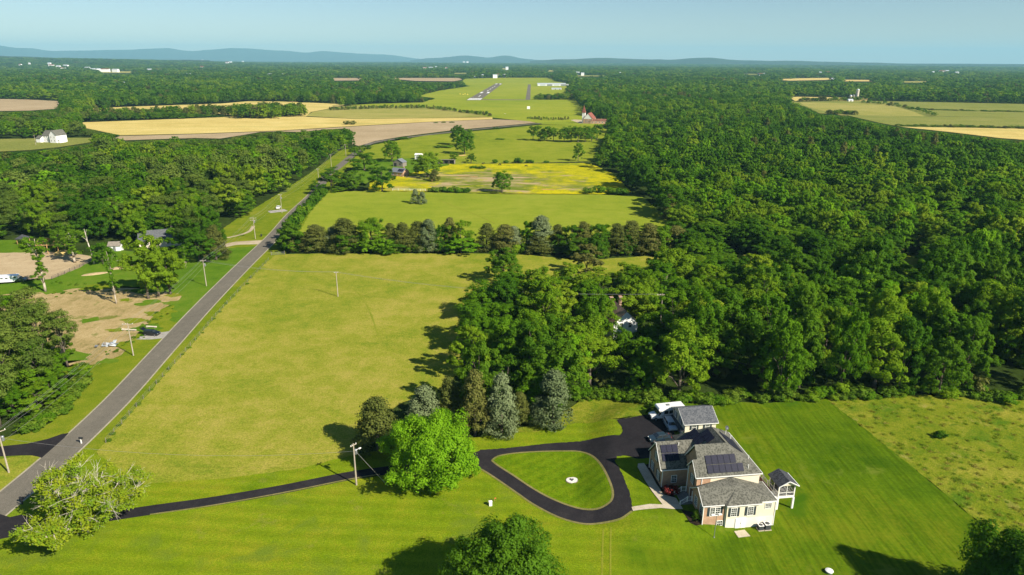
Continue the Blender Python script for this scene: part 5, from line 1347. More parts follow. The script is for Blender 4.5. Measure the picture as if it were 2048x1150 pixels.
for c in (8.9, 11.75): window(gar, 'w', 26.3, c, 3.72, 4.6, .85, 3, 2)
for c in (28.9, 31.8): window(gar, 'u', 6.95, c, 3.9, 5.1, .9, 3, 4, True)
part('pent_roof', MB().slab([(6.2, 26.4, 3.25), (6.94, 26.4, 3.6), (6.94, 33.2, 3.6), (6.2, 33.2, 3.25)], .12), 'dark_shingle', gar)
for c in (28.1, 31.5):
    d = part('garage_door', MB().box(6.86, 6.94, c - 1.35, c + 1.35, 1.4, 3.15), 'door_white', gar)
    for k in range(4): part('door_panel', MB().box(6.83, 6.86, c - 1.3, c + 1.3, 1.45 + k * .43, 1.82 + k * .43), 'door_white', d)

# ---------------------------------------------------------------- vehicles
M['rubber'] = solid('tyre_rubber', (.018, .018, .018), .9, .2); M['rim'] = solid('wheel_rim', (.35, .35, .36), .35, .5, .7)
M['lamp'] = solid('lamp_lens', (.70, .70, .66), .2, .6); M['red_lamp'] = solid('tail_lamp', (.35, .02, .02), .3, .5); M['plastic'] = solid('black_plastic', (.025, .025, .027), .6, .3)
def paint(name, c): return solid(name, c, .28, .5, var=.03, coat=.6)
def wheel(parent, x, y, r=.34, wd=.22):
    w = part('wheel', MB().prism([(r * math.cos(a) , r + r * math.sin(a)) for a in [2 * math.pi * k / 18 for k in range(18)]], 'y', -wd / 2, wd / 2), 'rubber', parent)
    w.location = (x, y, 0)
    part('rim', MB().prism([(.62 * r * math.cos(a), r + .62 * r * math.sin(a)) for a in [2 * math.pi * k / 14 for k in range(14)]], 'y', -wd / 2 - .012, wd / 2 + .012), 'rim', w)
def car(name, lab, col, x, y, rz, L=4.5, Wd=1.8, H=1.5, suv=False, hatch=False, cat='car', z=None):
    e = empty(name, (x, y, (float(land(x, y)) if z is None else z) + .035), rz, lab, cat)
    pm = paint(name + '_paint', col); h2, w2 = L / 2, Wd / 2
    sh = .95 if not suv else 1.05
    prof = [(-h2, .42), (-h2 + .05, .30), (-h2 + .45, .22), (h2 - .5, .22), (h2 - .04, .32), (h2, .55), (h2 - .12, .74), (h2 - 1.15, sh - .03), (-h2 + .55, sh + .02), (-h2 + .08, sh - .08), (-h2, .65)]
    if suv: prof = [(-h2, .42), (-h2 + .05, .30), (-h2 + .45, .24), (h2 - .5, .24), (h2 - .04, .35), (h2, .62), (h2 - .1, .88), (h2 - 1.0, sh), (-h2 + .1, sh + .02), (-h2, .85)]
    body = part('body', MB().prism([(a, b) for a, b in prof], 'y', -w2, w2), pm, e, bevel=.05)
    fr, rr = h2 - (1.15 if not suv else 1.05), -h2 + (.5 if not suv else .1)
    tf, tr = fr - .75, rr + (.75 if not suv else .3)
    lo = [(rr, -w2 + .06, sh - .04), (fr, -w2 + .06, sh - .06), (fr, w2 - .06, sh - .06), (rr, w2 - .06, sh - .04)]
    hi = [(tr, -w2 + .24, H), (tf, -w2 + .24, H), (tf, w2 - .24, H), (tr, w2 - .24, H)]
    part('cabin', MB().hexa(lo, hi), pm, e, bevel=.03)
    def lerp(a, b, t): return tuple(p + (q - p) * t for p, q in zip(a, b))
    def pane(nm, a, b, c, d, off):
        q = [Vector(lerp(lerp(a, b, s), lerp(d, c, s), t)) + Vector(off) for s, t in ((.08, .12), (.92, .12), (.92, .86), (.08, .86))]
        part(nm, MB().hexa(q, [p + Vector(off) for p in q]), 'glass', e)
    pane('windshield', lo[1], lo[2], hi[2], hi[1], (.012, 0, .012)); pane('rear_window', lo[3], lo[0], hi[0], hi[3], (-.012, 0, .008))
    for s, (a, b, c, d) in ((-1, (lo[0], lo[1], hi[1], hi[0])), (1, (lo[3], lo[2], hi[2], hi[3]))):
        m1, m2 = lerp(a, b, .5), lerp(d, c, .5)
        pane('side_window', a, m1, m2, d, (0, s * .012, .004)); pane('side_window', m1, b, c, m2, (0, s * .012, .004))
    for xx in (h2 - .85, -h2 + .8):
        for s in (-1, 1): wheel(e, xx, s * (w2 - .1))
    for s in (-1, 1):
        part('headlight', MB().box(h2 - .16, h2 - .02, s * (w2 - .3) - .17, s * (w2 - .3) + .17, .60, .74), 'lamp', e)
        part('tail_light', MB().box(-h2 - .015, -h2 + .08, s * (w2 - .2) - .14, s * (w2 - .2) + .14, .68, .86), 'red_lamp', e)
        part('mirror', MB().box(fr - .35, fr - .18, s * (w2 + .02) - .1, s * (w2 + .02) + .1, sh, sh + .14), pm, e)
    part('bumper', MB().box(h2 - .12, h2 + .03, -w2 + .12, w2 - .12, .3, .48), 'plastic', e)
    if hatch:
        t = part('tailgate', MB().hexa([(rr + .1, -w2 + .2, H - .05), (rr + .25, -w2 + .2, H), (rr + .25, w2 - .2, H), (rr + .1, w2 - .2, H - .05)], [(rr - .75, -w2 + .15, H + .45), (rr - .65, -w2 + .15, H + .55), (rr - .65, w2 - .15, H + .55), (rr - .75, w2 - .15, H + .45)]), pm, e)
    return e
c_ = G(304, 670); car('parked_car', 'black hatchback with its tailgate raised on the gravel turnout', (.006, .007, .010), c_[0], c_[1], math.radians(-6), 4.5, 1.8, 1.55, True, True)
c_ = G(557, 417); car('parked_car', 'white car parked on the gravel turnout at the wood edge', (.75, .75, .73), c_[0], c_[1], math.radians(100), 4.6, 1.85, 1.55, True)
c_ = hl(5.6, 31.0); car('parked_car', 'pale blue grey car parked in the shade of the garage doors', (.34, .42, .48), *c_, HA + math.radians(-92), 4.7, 1.85, 1.6, True)
c_ = hl(1.6, 26.2); car('parked_car', 'dark blue car with its nose behind the brick garage wing', (.018, .035, .05), *c_, HA + math.radians(184), 4.6, 1.8, 1.5)
c_ = hl(2.2, 23.6); car('parked_car', 'black car mostly hidden behind the garage wing roof', (.012, .014, .018), *c_, HA + math.radians(180), 4.6, 1.8, 1.5)
# shuttle bus
def bus():
    x, y = hl(6.1, 35.0)
    e = empty('shuttle_bus', (x, y, float(land(x, y)) + .04), HA + math.pi + math.radians(4), 'white cutaway shuttle bus parked behind the garage', 'bus')
    wp = paint('bus_paint', (.80, .79, .75))
    part('body', MB().prism([(-3.9, .55), (1.6, .55), (1.6, 2.2), (2.2, 2.3), (2.35, 2.75), (2.1, 3.02), (-3.7, 3.05), (-3.9, 2.85)], 'y', -1.18, 1.18), wp, e, bevel=.09)
    part('hood', MB().prism([(1.6, .5), (3.7, .5), (3.78, .75), (3.7, 1.1), (2.9, 1.3), (2.35, 1.34), (1.75, 2.22), (1.6, 2.22)], 'y', -1.0, 1.0), wp, e, bevel=.06)
    part('windshield', MB().hexa([(2.37, -.88, 1.38), (1.83, -.84, 2.16), (1.83, .84, 2.16), (2.37, .88, 1.38)][::-1], [(2.42, -.88, 1.40), (1.88, -.84, 2.18), (1.88, .84, 2.18), (2.42, .88, 1.40)][::-1]), 'glass', e)
    for s in (-1, 1):
        for k in range(4): part('side_window', MB().box(-3.4 + k * 1.15, -2.45 + k * 1.15, s * 1.19 - .015, s * 1.19 + .015, 1.55, 2.35), 'glass', e)
        part('cab_window', MB().box(1.66, 2.15, s * 1.0 - .02, s * 1.0 + .02, 1.45, 2.0), 'glass', e)
        part('mirror', MB().box(2.15, 2.3, s * 1.28 - .12, s * 1.28 + .12, 1.35, 1.75), 'plastic', e)
        part('headlight', MB().box(3.68, 3.79, s * .72 - .18, s * .72 + .18, .82, 1.05), 'lamp', e)
        wheel(e, 2.75, s * .95, .38, .26); wheel(e, -2.1, s * .95, .38, .34)
    part('bumper', MB().box(3.74, 3.9, -1.0, 1.0, .42, .66), 'plastic', e)
    part('grille', MB().box(3.72, 3.80, -.45, .45, .76, 1.06), 'plastic', e)
    part('roof_hatch', MB().box(-.6, .1, -.35, .35, 3.05, 3.14), 'steel', e, bevel=.02)
    part('stripe', MB().box(-3.88, 1.55, -1.192, -1.17, 1.05, 1.2).box(-3.88, 1.55, 1.17, 1.192, 1.05, 1.2), 'steel', e)
bus()

# ================================================================ OTHER BUILDINGS
M['white_board'] = lapped('white_clapboard', (.80, .79, .76), .2); M['rust'] = solid('rusty_tin', (.22, .10, .06), .8, .2, var=.5, scale=.8)
M['old_tin'] = solid('old_tin_roof', (.30, .20, .15), .8, .2, var=.4, scale=.8)
M['red_roof'] = shingle_mat('red_roof', (.15, .05, .035), (.21, .07, .05), (.27, .10, .07)); M['timber'] = solid('raw_timber', (.46, .28, .12), .8, .2, var=.2)
M['old_wood'] = solid('weathered_wood', (.24, .21, .17), .9, .1, var=.3); M['stave'] = solid('silo_concrete', (.62, .55, .44), .9, .1, var=.15, scale=.4)
M['tin'] = solid('pale_tin_roof', (.62, .66, .68), .4, .5, .3, var=.1); M['pole_wood'] = solid('pole_wood', (.40, .34, .26), .9, .1, var=.2)
def gable_block(e, x0, x1, y0, y1, h, rise, wall, roof, ax='x', over=.35, th=.14, name='wall'):
    """a block under a gable roof, ridge along ax"""
    if ax == 'x':
        m = (y0 + y1) / 2
        w = part(name, MB().prism([(y0, -.4), (y1, -.4), (y1, h), (m, h + rise * .97), (y0, h)], 'x', x0, x1), wall, e)
        k = over * rise / (m - y0)
        r = MB().slab([(x0 - over, y0 - over, h - k + th), (x1 + over, y0 - over, h - k + th), (x1 + over, m, h + rise + th), (x0 - over, m, h + rise + th)], th).slab([(x0 - over, y1 + over, h - k + th), (x1 + over, y1 + over, h - k + th), (x1 + over, m, h + rise + th), (x0 - over, m, h + rise + th)], th)
    else:
        m = (x0 + x1) / 2
        w = part(name, MB().prism([(x0, -.4), (x1, -.4), (x1, h), (m, h + rise * .97), (x0, h)], 'y', y0, y1), wall, e)
        k = over * rise / (m - x0)
        r = MB().slab([(x0 - over, y0 - over, h - k + th), (m, y0 - over, h + rise + th), (m, y1 + over, h + rise + th), (x0 - over, y1 + over, h - k + th)], th).slab([(x1 + over, y0 - over, h - k + th), (m, y0 - over, h + rise + th), (m, y1 + over, h + rise + th), (x1 + over, y1 + over, h - k + th)], th)
    return w, part('roof', r, roof, e)
def at_px(px, py, name, rz, lab, cat, group=None):
    p = GP(px, py); return empty(name, p, rz, lab, cat, group)
# ruined white house in the woods
e = at_px(1248, 682, 'abandoned_house', math.radians(14), 'ruined white house with rusty roof and two brick chimneys deep in the trees', 'house')
gable_block(e, -3.6, 3.6, -.5, 8.0, 5.8, 3.4, 'white_board', 'old_tin', 'y')
for x in (-1.4, 1.4): part('chimney', MB().box(x - .4, x + .4, 7.2, 8.0, 5, 10.6).box(x - .5, x + .5, 7.1, 8.1, 10.6, 10.9), 'old_brick', e)
for x in (-1.3, 1.3):
    for z in (1.2, 4.3): window(e, 'w', -.5, x, z, z + 1.5, .85, 2, 2, False)
# brick farmhouse by the paddock
e = at_px(800, 351, 'farmhouse', math.radians(-28), 'small orange brick farmhouse with grey roof beside the paddock rail', 'house')
gable_block(e, -5, 5, -3.5, 3.5, 2.9, 2.2, 'brick', 'steel', 'x')
gable_block(e, -7.5, -4.6, -2.2, 5.2, 2.6, 1.5, 'white_wall', 'steel', 'y')
for x in (-3.2, 0, 3.2): window(e, 'w', -3.5, x, .9, 2.2, .9, 2, 2, False)
part('chimney', MB().box(2.5, 3.2, .6, 1.3, 3, 6.2), 'old_brick', e)
for i in range(3): part('solar_panel', MB().slab([(.2 + i * 1.5, -3.2, 3.35), (1.6 + i * 1.5, -3.2, 3.35), (1.6 + i * 1.5, -1.0, 4.75), (.2 + i * 1.5, -1.0, 4.75)], .06), 'solar', e)
e = at_px(800, 332, 'shed', math.radians(-20), 'grey weathered gable shed behind the brick farmhouse', 'shed')
gable_block(e, -4, 4, -3, 3, 3.2, 2.2, 'old_wood', 'steel', 'y'); part('door', MB().box(-3.2, -1.2, -3.06, -3.0, 0, 2.6), 'plastic', e); part('window_opening', MB().box(1.2, 2.2, -3.05, -3.0, 1.4, 2.4), 'plastic', e)
e = at_px(838, 318, 'shed', math.radians(-10), 'white box shed half hidden by the large spreading tree', 'shed')
gable_block(e, -2.6, 2.6, -2.5, 2.5, 3.6, .8, 'white_board', 'trim', 'x'); part('door', MB().box(-.6, .5, -2.56, -2.5, 0, 2.1), 'steel', e)
e = at_px(894, 327, 'run_in_shed', math.radians(-4), 'dark open fronted run-in shed behind the paddock', 'shed')
part('back_wall', MB().box(-6, 6, 3, 3.15, -.3, 2.6), 'old_wood', e); part('side_wall', MB().box(-6, -5.85, -2.5, 3, -.3, 2.7), 'old_wood', e); part('side_wall', MB().box(5.85, 6, -2.5, 3, -.3, 2.7), 'old_wood', e)
for x in (-2, 2): part('post', MB().box(x - .15, x + .15, -2.5, -2.2, -.3, 3.0), 'old_wood', e)
part('roof', MB().slab([(-6.3, -3, 3.3), (6.3, -3, 3.3), (6.3, 3.5, 2.7), (-6.3, 3.5, 2.7)], .15), 'old_wood', e)
# white farmhouse far left
e = at_px(110, 284, 'farmhouse', math.radians(-14), 'big white farmhouse with grey roof in its own field at left', 'house')
gable_block(e, -9, 4, -4, 5, 6.4, 4.2, 'white_board', 'shingle', 'x'); gable_block(e, 1.0, 8.5, -6, 6, 7.0, 4.4, 'white_board', 'shingle', 'y'); gable_block(e, -14, -9, -7, 0, 3.8, 2.2, 'white_board', 'shingle', 'x')
for x in (2.8, 6.6):
    for z in (1.2, 4.4): window(e, 'w', -6, x, z, z + 1.5, .9, 2, 2, False)
for x in (-7, -4, -1.5):
    for z in (1.2, 4.2): window(e, 'w', -4, x, z, z + 1.5, .9, 2, 2, False)
part('porch', MB().box(8.5, 11, -5, 2, -.2, 2.8).slab([(8.4, -5.4, 3.2), (11.4, -5.4, 2.9), (11.4, 2.4, 2.9), (8.4, 2.4, 3.2)], .12), 'white_board', e)
# grey roofed house among the left trees, its sheds
e = at_px(328, 487, 'house', math.radians(24), 'low house with dark grey roof half hidden among the left trees', 'house')
gable_block(e, -9, 9, -4.5, 4.5, 3.0, 3.2, 'cream', 'slate', 'x')
for x in (-6, -2, 2, 6): window(e, 'w', -4.5, x, .9, 2.2, 1.0, 2, 2, False)
part('chimney', MB().box(3.5, 4.3, .4, 1.2, 3, 7.2), 'old_brick', e)
e = at_px(233, 500, 'shed', math.radians(10), 'small white garden shed with brown roof by the left yard', 'shed')
gable_block(e, -2.2, 2.2, -1.8, 1.8, 2.4, 1.2, 'white_board', 'old_wood', 'x'); part('door', MB().box(-.5, .5, -1.86, -1.8, 0, 1.95), 'steel', e)
e = at_px(104, 504, 'timber_barn', math.radians(8), 'half built timber frame barn by the sandy arena', 'barn')
for x in (-4, 0, 4):
    for y in (-3, 3): part('post', MB().box(x - .13, x + .13, y - .13, y + .13, -.3, 3.6), 'timber', e)
for y in (-3, 3): part('beam', MB().box(-4.4, 4.4, y - .12, y + .12, 3.6, 3.85), 'timber', e)
for x in (-4, -2, 0, 2, 4): part('rafter', MB().bar((x, -3.3, 3.7), (x, 0, 5.6), .1, 4).bar((x, 3.3, 3.7), (x, 0, 5.6), .1, 4), 'timber', e)
part('roof', MB().slab([(-4.5, 3.5, 3.8), (0, 3.5, 3.8), (0, 0, 5.8), (-4.5, 0, 5.8)], .1), 'rust', e)
part('straw_pile', MB().lathe([(3.2, -.1), (2.6, .7), (1.4, 1.3), (.3, 1.5)], 12, (5.5, -3.5)), solid('straw', (.50, .36, .13), .95, .05, var=.3), e)
e = at_px(48, 487, 'gazebo', 0, 'small dark roofed pavilion behind the arena', 'pavilion')
for x in (-1.6, 1.6):
    for y in (-1.6, 1.6): part('post', MB().box(x - .1, x + .1, y - .1, y + .1, -.3, 2.5), 'timber', e)
part('roof', MB().hexa([(-2.2, -2.2, 2.4), (2.2, -2.2, 2.4), (2.2, 2.2, 2.4), (-2.2, 2.2, 2.4)], [(-.1, -.1, 4.0), (.1, -.1, 4.0), (.1, .1, 4.0), (-.1, .1, 4.0)]), 'dark_shingle', e)
# church by the airfield
e = at_px(1176, 246.5, 'church', math.radians(-20), 'brick church with white gable and pointed red steeple by the airfield', 'church')
gable_block(e, -5.5, 6.5, -4, 14, 6, 6.5, 'brick', 'red_roof', 'y')
part('gable_front', MB().prism([(-5.0, 5.6), (6.0, 5.6), (.5, 12.2)], 'y', -4.12, -4.0), 'trim', e)
t = part('tower', MB().box(-7.2, -3.6, -3, .6, -.4, 13), 'trim', e); part('steeple', MB().hexa([(-7.6, -3.4, 13), (-3.2, -3.4, 13), (-3.2, 1.0, 13), (-7.6, 1.0, 13)], [(-5.45, -1.25, 22), (-5.35, -1.25, 22), (-5.35, -1.15, 22), (-5.45, -1.15, 22)]), 'red_roof', e)
part('cross', MB().box(-5.45, -5.35, -1.25, -1.15, 22, 24).box(-5.9, -4.9, -1.25, -1.15, 23, 23.15), 'steel', e)
for x in (-1.8, 1, 3.8): window(e, 'w', -4, x, 1.4, 4.2, .9, 2, 3, False)
e = at_px(1206, 247, 'church_hall', math.radians(-4), 'low brick hall with red roof beside the steepled church', 'hall')
gable_block(e, -16, 14, -4, 4, 3.6, 2.0, 'brick', 'rust', 'x'); gable_block(e, 9, 14.6, -6.5, 2, 3.6, 2.6, 'brick', 'trim', 'y')
for i in range(6): window(e, 'w', -4, -13 + i * 4, 1, 2.6, 1.2, 2, 2, False)
# silos and barn
def silo(px, py, r, h, lab, mat='stave'):
    e = at_px(px, py, 'silo', 0, lab, 'silo')
    part('shaft', MB().lathe([(r, -.5), (r, h)], 20), mat, e, smooth=False)
    part('dome', MB().lathe([(r * 1.03, h), (r * .85, h + r * .45), (r * .5, h + r * .75), (.1, h + r * .85)], 20), 'tin' if mat == 'stave' else 'steel', e, smooth=True)
    for k in range(1, 9): part('hoop', MB().lathe([(r + .06, h * k / 9 - .1), (r + .06, h * k / 9 + .1)], 20), 'stave', e)
    part('ladder_chute', MB().box(-r - .8, -r + .1, -.45, .45, 0, h - 1), 'stave', e)
silo(1713, 200.5, 2.9, 20, 'tallest pale concrete silo standing in the far right fields')
silo(1700, 201, 2.6, 9.0, 'short pale silo left of the tall one, outer of the two'); silo(1705.5, 201, 2.4, 9.5, 'short brown silo right beside the tall one', 'old_wood')
e = at_px(1700, 202.5, 'barn', math.radians(8), 'small white barn at the foot of the silos', 'barn'); gable_block(e, -5, 5, -3, 3, 2.6, 1.8, 'white_board', 'tin', 'x'); part('door', MB().box(-1.4, 1.4, -3.06, -3, 0, 2.4), 'old_wood', e)
# hangars
for px, py, L, D, H_, rz, lab in [(1106, 171.5, 96, 22, 8.5, .02, 'long white hangar at the end of the paved strip'), (1150, 161, 130, 30, 9, 0, 'farther long white hangar behind the wood'), (1180, 162.5, 70, 24, 10, 0, 'right half of the farther white hangars'), (1250, 161.5, 90, 24, 9, 0, 'pale hangar with blue grey roof at the right'), (1113, 179, 26, 9, 4.5, 0, 'small white shed below the long hangar')]:
    e = at_px(px, py, 'hangar', rz, lab, 'hangar'); gable_block(e, -L / 2, L / 2, -D / 2, D / 2, H_ * .62, H_ * .3, 'white_board', 'tin', 'x', .6, .3)
    for k in range(4): part('hangar_door', MB().box(-L * .42 + k * L * .22, -L * .42 + k * L * .22 + L * .17, -D / 2 - .15, -D / 2 - .02, 0, H_ * .5), 'steel' if k % 2 else 'tin', e)
# scattered far buildings
FB = [(42, 134, 22), (60, 131.5, 16), (100, 131, 26), (104, 135, 40), (118, 137, 30), (133, 135.5, 44), (128, 141, 30), (176, 140, 34), (192, 143, 60), (212, 143.5, 50), (232, 144, 40), (300, 143.8, 26), (318, 143.5, 30), (247, 172, 14), (260, 171, 10), (293, 177.5, 8), (378, 153.5, 20), (405, 121.8, 40), (455, 128.5, 40), (462, 128, 30), (486, 125, 36), (405, 138, 26), (540, 153.5, 20), (566, 153.5, 16),
      (850, 139.5, 34), (862, 139, 40), (872, 137.5, 16), (893, 139.5, 20), (928, 124.5, 60), (935, 125, 50), (948, 154.5, 14), (965, 155, 10), (990, 155, 22), (997, 153.5, 16), (1008, 154, 16), (1014, 138.5, 26), (1064, 125.5, 60), (1155, 149.5, 22), (1165, 151, 18), (1216, 153, 20), (1225, 154, 18), (1240, 150, 8), (1520, 152.5, 26), (1526, 152, 14), (1640, 149.5, 14), (1655, 149, 18), (1665, 163, 14), (1865, 149, 18), (1882, 147, 40), (1892, 146.5, 30), (1912, 150, 26), (1388, 124.5, 40)]
for i, (px, py, w) in enumerate(FB):
    p = GP(px, py + 1.2); d = math.hypot(p.x, p.y); k = max(.6, min(3, d / 3000))
    e = empty('distant_building', p + Vector((0, 0, 5 + 4 * k)), (i * 37 % 60 - 30) * .01, 'white building speck far off in the wooded plain', 'building', 'scattered white buildings of the far plain')
    W2 = w * .42; D2 = min(12, w * .4) * .7; hh = 3.8 * k
    gable_block(e, -W2, W2, -D2, D2, hh, hh * .5, 'white_board', 'tin' if i % 3 else 'red_roof', 'x', .5, .3)
    e2 = part('foundation', MB().box(-W2, W2, -D2, D2, -12 - 4 * k, -.4), 'white_board', e)
p = GP(1710, 126); 
# ================================================================ POLES, WIRES, FENCES
def pole(px, py, h, lab, arm=2.2, rz=.3, transformer=False, lamp=False, double=False):
    p = GP(px, py)
    e = empty('utility_pole', p, rz, lab, 'utility pole', 'wooden utility poles')
    part('shaft', MB().bar((0, 0, -.5), (0, 0, h), .17, 8, .11), 'pole_wood', e)
    tops = []
    for z in ([h - .35, h - 1.3] if double else [h - .35]):
        part('crossarm', MB().box(-arm / 2, arm / 2, -.07, .07, z - .06, z + .06), 'pole_wood', e)
        for x in (-arm / 2 + .1, -arm / 5, arm / 2 - .1):
            part('insulator', MB().lathe([(.05, z + .06), (.08, z + .12), (.04, z + .25)], 8, (x, 0)), 'trim', e)
            if z > h - 1: tops.append(Matrix.Translation(p) @ Matrix.Rotation(rz, 4, 'Z') @ Vector((x, 0, z + .25)))
    if transformer: part('transformer', MB().lathe([(.24, h - 2.4), (.27, h - 2.3), (.27, h - 1.5), (.2, h - 1.4)], 12, (.42, 0)), 'steel', e)
    if lamp: part('street_lamp', MB().bar((0, 0, h - 1.6), (1.0, -.4, h - 1.3), .04, 5).box(.8, 1.3, -.55, -.3, h - 1.4, h - 1.25), 'trim', e)
    tops.append(p + Vector((0, 0, h - 2.6)))
    return tops
P1 = pole(18, 945, 9.2, 'utility pole at the bottom left beside the side driveway', 2.4, 1.0, True)
P2 = pole(267, 711, 9.4, 'utility pole by the black car on the roadside', 2.6, .15)
P3 = pole(413, 572, 9.6, 'utility pole on the green yard beside the road', 1.8, .4, True)
P4 = pole(511, 478, 9.8, 'utility pole with two crossarms at the tan driveway', 2.6, .2, True, double=True)
P5 = pole(564, 426, 9.8, 'utility pole beside the white car on the gravel turnout', 1.8, .1, True)
P6 = pole(638, 368, 9.8, 'utility pole where the road passes the dark corner tree', 1.8, .1)
P7 = pole(676, 593, 8.8, 'lone utility pole in the middle of the big pasture', 1.4, .2)
P8 = pole(713, 970, 8.9, 'utility pole at the driveway left of the lime maple', 1.4, .9, True, True)
P9 = pole(1319, 668, 12.5, 'utility pole top poking out of the woods right of the ruined house', 3.2, .1)
P10 = pole(692, 312, 9.5, 'far utility pole on the verge by the road bend', 1.8, .1)
P11 = pole(72, 290, 9, 'small white pole beside the white farmhouse', 1.2, .2)
P12 = pole(663, 335, 9.5, 'far utility pole at the edge of the left wood', 1.8, .1)
M['wire'] = solid('wire_metal', (.32, .31, .29), .5, .4, .3)
def wire(a, b, sag, lab, r=.018):
    a, b = Vector(a), Vector(b); pts = []
    for k in range(13):
        t = k / 12; q = a.lerp(b, t); q.z -= sag * 4 * t * (1 - t); pts.append(q)
    o = part('power_line', MB().tube(pts, [r] * 13, 4), 'wire', None); tag(o, lab, 'wire', 'overhead wires')
pl = [P1, P2, P3, P4, P5, P6, P12, P10]
nm = ['from the side driveway pole to the pole by the black car', 'from the pole by the black car to the green yard pole', 'from the green yard pole to the tan driveway pole', 'from the tan driveway pole to the white car pole', 'from the white car pole to the corner tree pole', 'from the corner tree pole along the left wood', 'from the left wood pole to the road bend pole']
for (A, B), n_ in zip(zip(pl, pl[1:]), nm):
    for k in range(4): wire(A[k], B[k], 1.0, f"{('outer', 'middle', 'inner', 'lowest')[k]} overhead wire {n_}")
for k in range(3): wire(P3[k], P7[k], 1.2, f"{('outer', 'middle', 'inner')[k]} overhead wire crossing the pasture to its lone pole")
for k in range(3): wire(P7[k], P9[k], 2.5, f"{('outer', 'middle', 'inner')[k]} overhead wire from the lone pasture pole to the woods")
x, y = G(776, 972); wire(P8[3] + Vector((0, 0, 1.4)), (x, y, 0), 0, 'guy wire from the driveway pole down to the lawn', .03)
wire(P1[3] + Vector((0, 0, 1)), P8[3] + Vector((0, 0, 1)), 2.2, 'long service wire from the side driveway pole to the driveway pole')
# pasture fence: posts and wires
def fence(pxs, gap, lab, h=1.25, rails=3, mat='old_wood', r=.06, wire_r=.012, wob=.12, rail_box=False):
    pts = [Vector(G(*q)) for q in pxs]; rnd = random.Random(len(lab))
    e = empty('fence', (pts[0].x, pts[0].y, 0), 0, lab, 'fence'); o = Vector((pts[0].x, pts[0].y, 0))
    me = MB().bar((0, 0, -.3), (0, 0, h), r, 6, r * .9).mesh('post'); me.materials.append(M[mat])
    tops = []
    for a, b in zip(pts, pts[1:]):
        n = max(1, int((b - a).length / gap))
        for i in range(n):
            q = a.lerp(b, i / n); p = link('post', me, None, e); p.location = (q.x - o.x, q.y - o.y, float(land(q.x, q.y)))
            p.scale = (1, 1, rnd.uniform(.88, 1.1)); p.rotation_euler = (rnd.uniform(-wob, wob) * .4, rnd.uniform(-wob, wob) * .4, 0); tops.append(Vector(p.location))
    for k in range(rails):
        z = h * (.3 + .62 * k / max(1, rails - 1)); mb = MB()
        for a, b in zip(tops, tops[1:]): mb.bar(a + Vector((0, 0, z)), b + Vector((0, 0, z)), wire_r, 4)
        part('rail' if rail_box else 'wire', mb, mat if rail_box else 'wire', e)
fence([(212, 886), (300, 783), (372, 703), (432, 633), (482, 578), (532, 527), (543, 514)], 3.6, 'wire fence with wooden posts along the road side of the pasture')
fence([(104, 559), (130, 548), (160, 535), (192, 516)], 2.6, 'dark post and rail fence at the edge of the sandy arena', 1.3, 3, 'dark_steel', .07, .05, .05, True)
fence([(864, 364), (872, 348), (880, 333)], 2.4, 'pale rail fence between the farmyard and the paddock', 1.4, 3, 'timber', .09, .07, .05, True)
fence([(785, 381), (820, 381.5), (862, 382)], 3, 'pale post fence in front of the buttercup paddock', 1.3, 3, 'trim', .08, .05, .05, True)
fence([(812, 356), (840, 357), (864, 358)], 3, 'grey picket fence behind the farmhouse yard', 1.2, 3, 'old_wood', .07, .05, .05, True)
fence([(850, 330), (940, 327.5), (1060, 327.5), (1190, 325.5)], 5, 'thin wire fence behind the buttercup paddock', 1.3, 2)
e = at_px(556, 510, 'field_gate', math.radians(12), 'grey tubular metal gate at the pasture corner by the road', 'gate')
for z in (.3, .6, .9, 1.2): part('rail', MB().bar((-2.4, 0, z), (2.4, 0, z), .035, 6), 'steel', e)
for x in (-2.4, 0, 2.4): part('upright', MB().bar((x, 0, .2), (x, 0, 1.3), .035, 6), 'steel', e)
for x in (-2.6, 2.6): part('gate_post', MB().bar((x, 0, -.3), (x, 0, 1.7), .1, 8), 'old_wood', e)
# ================================================================ SMALL THINGS
def mailbox(px, py, lab, post, box):
    e = at_px(px, py, 'mailbox', math.radians(84), lab, 'mailbox')
    part('post', MB().box(-.09, .09, -.09, .09, -.3, 1.15), post, e)
    part('box', MB().prism([(-.16, 1.15), (.16, 1.15), (.16, 1.38), (.08, 1.5), (-.08, 1.5), (-.16, 1.38)], 'y', -.5, .32), box, e); part('flag', MB().box(.17, .19, -.1, .16, 1.3, 1.42), 'red_lamp', e)
mailbox(163, 887, 'mailbox with a white post beside the road by the half dead tree', 'trim', 'plastic'); mailbox(45, 1008, 'dark brown mailbox at the mouth of the driveway', 'plastic', 'plastic')
e = at_px(1144, 962, 'stone_bed', HA, 'white gravel bed with dark stones in the lawn island', 'garden bed', None)
e.scale = (.58, .58, .7)
ring = [(1.45 * math.cos(a) + .45 * (1 if math.cos(a) > 0 else -1), 1.5 * math.sin(a)) for a in [2 * math.pi * k / 20 for k in range(20)]]
part('gravel', MB().hexa([(a, b, -.1) for a, b in ring], [(a, b, .34) for a, b in ring]), solid('white_gravel', (.70, .66, .58), .9, .1, var=.25, scale=6), e)
rnd = random.Random(4)
me = MB().lathe([(.16, 0), (.2, .08), (.14, .17), (.02, .2)], 7).mesh('edging_stone'); me.materials.append(solid('edging', (.30, .24, .17), .9, .1))
for k in range(26):
    a = 2 * math.pi * k / 26; o = link('edging_stone', me, None, e); o.location = (1.5 * math.cos(a) + .45 * (1 if math.cos(a) > 0 else -1), 1.55 * math.sin(a), .18); o.scale = (rnd.uniform(.8, 1.2),) * 3
for x, y, s in ((-.4, .35, .35), (.35, .25, .28), (-.1, -.3, .25)): part('boulder', MB().lathe([(s, .3), (s * 1.1, .42), (s * .7, .6), (.05, .67)], 8, (x, y)), 'dark_steel', e)
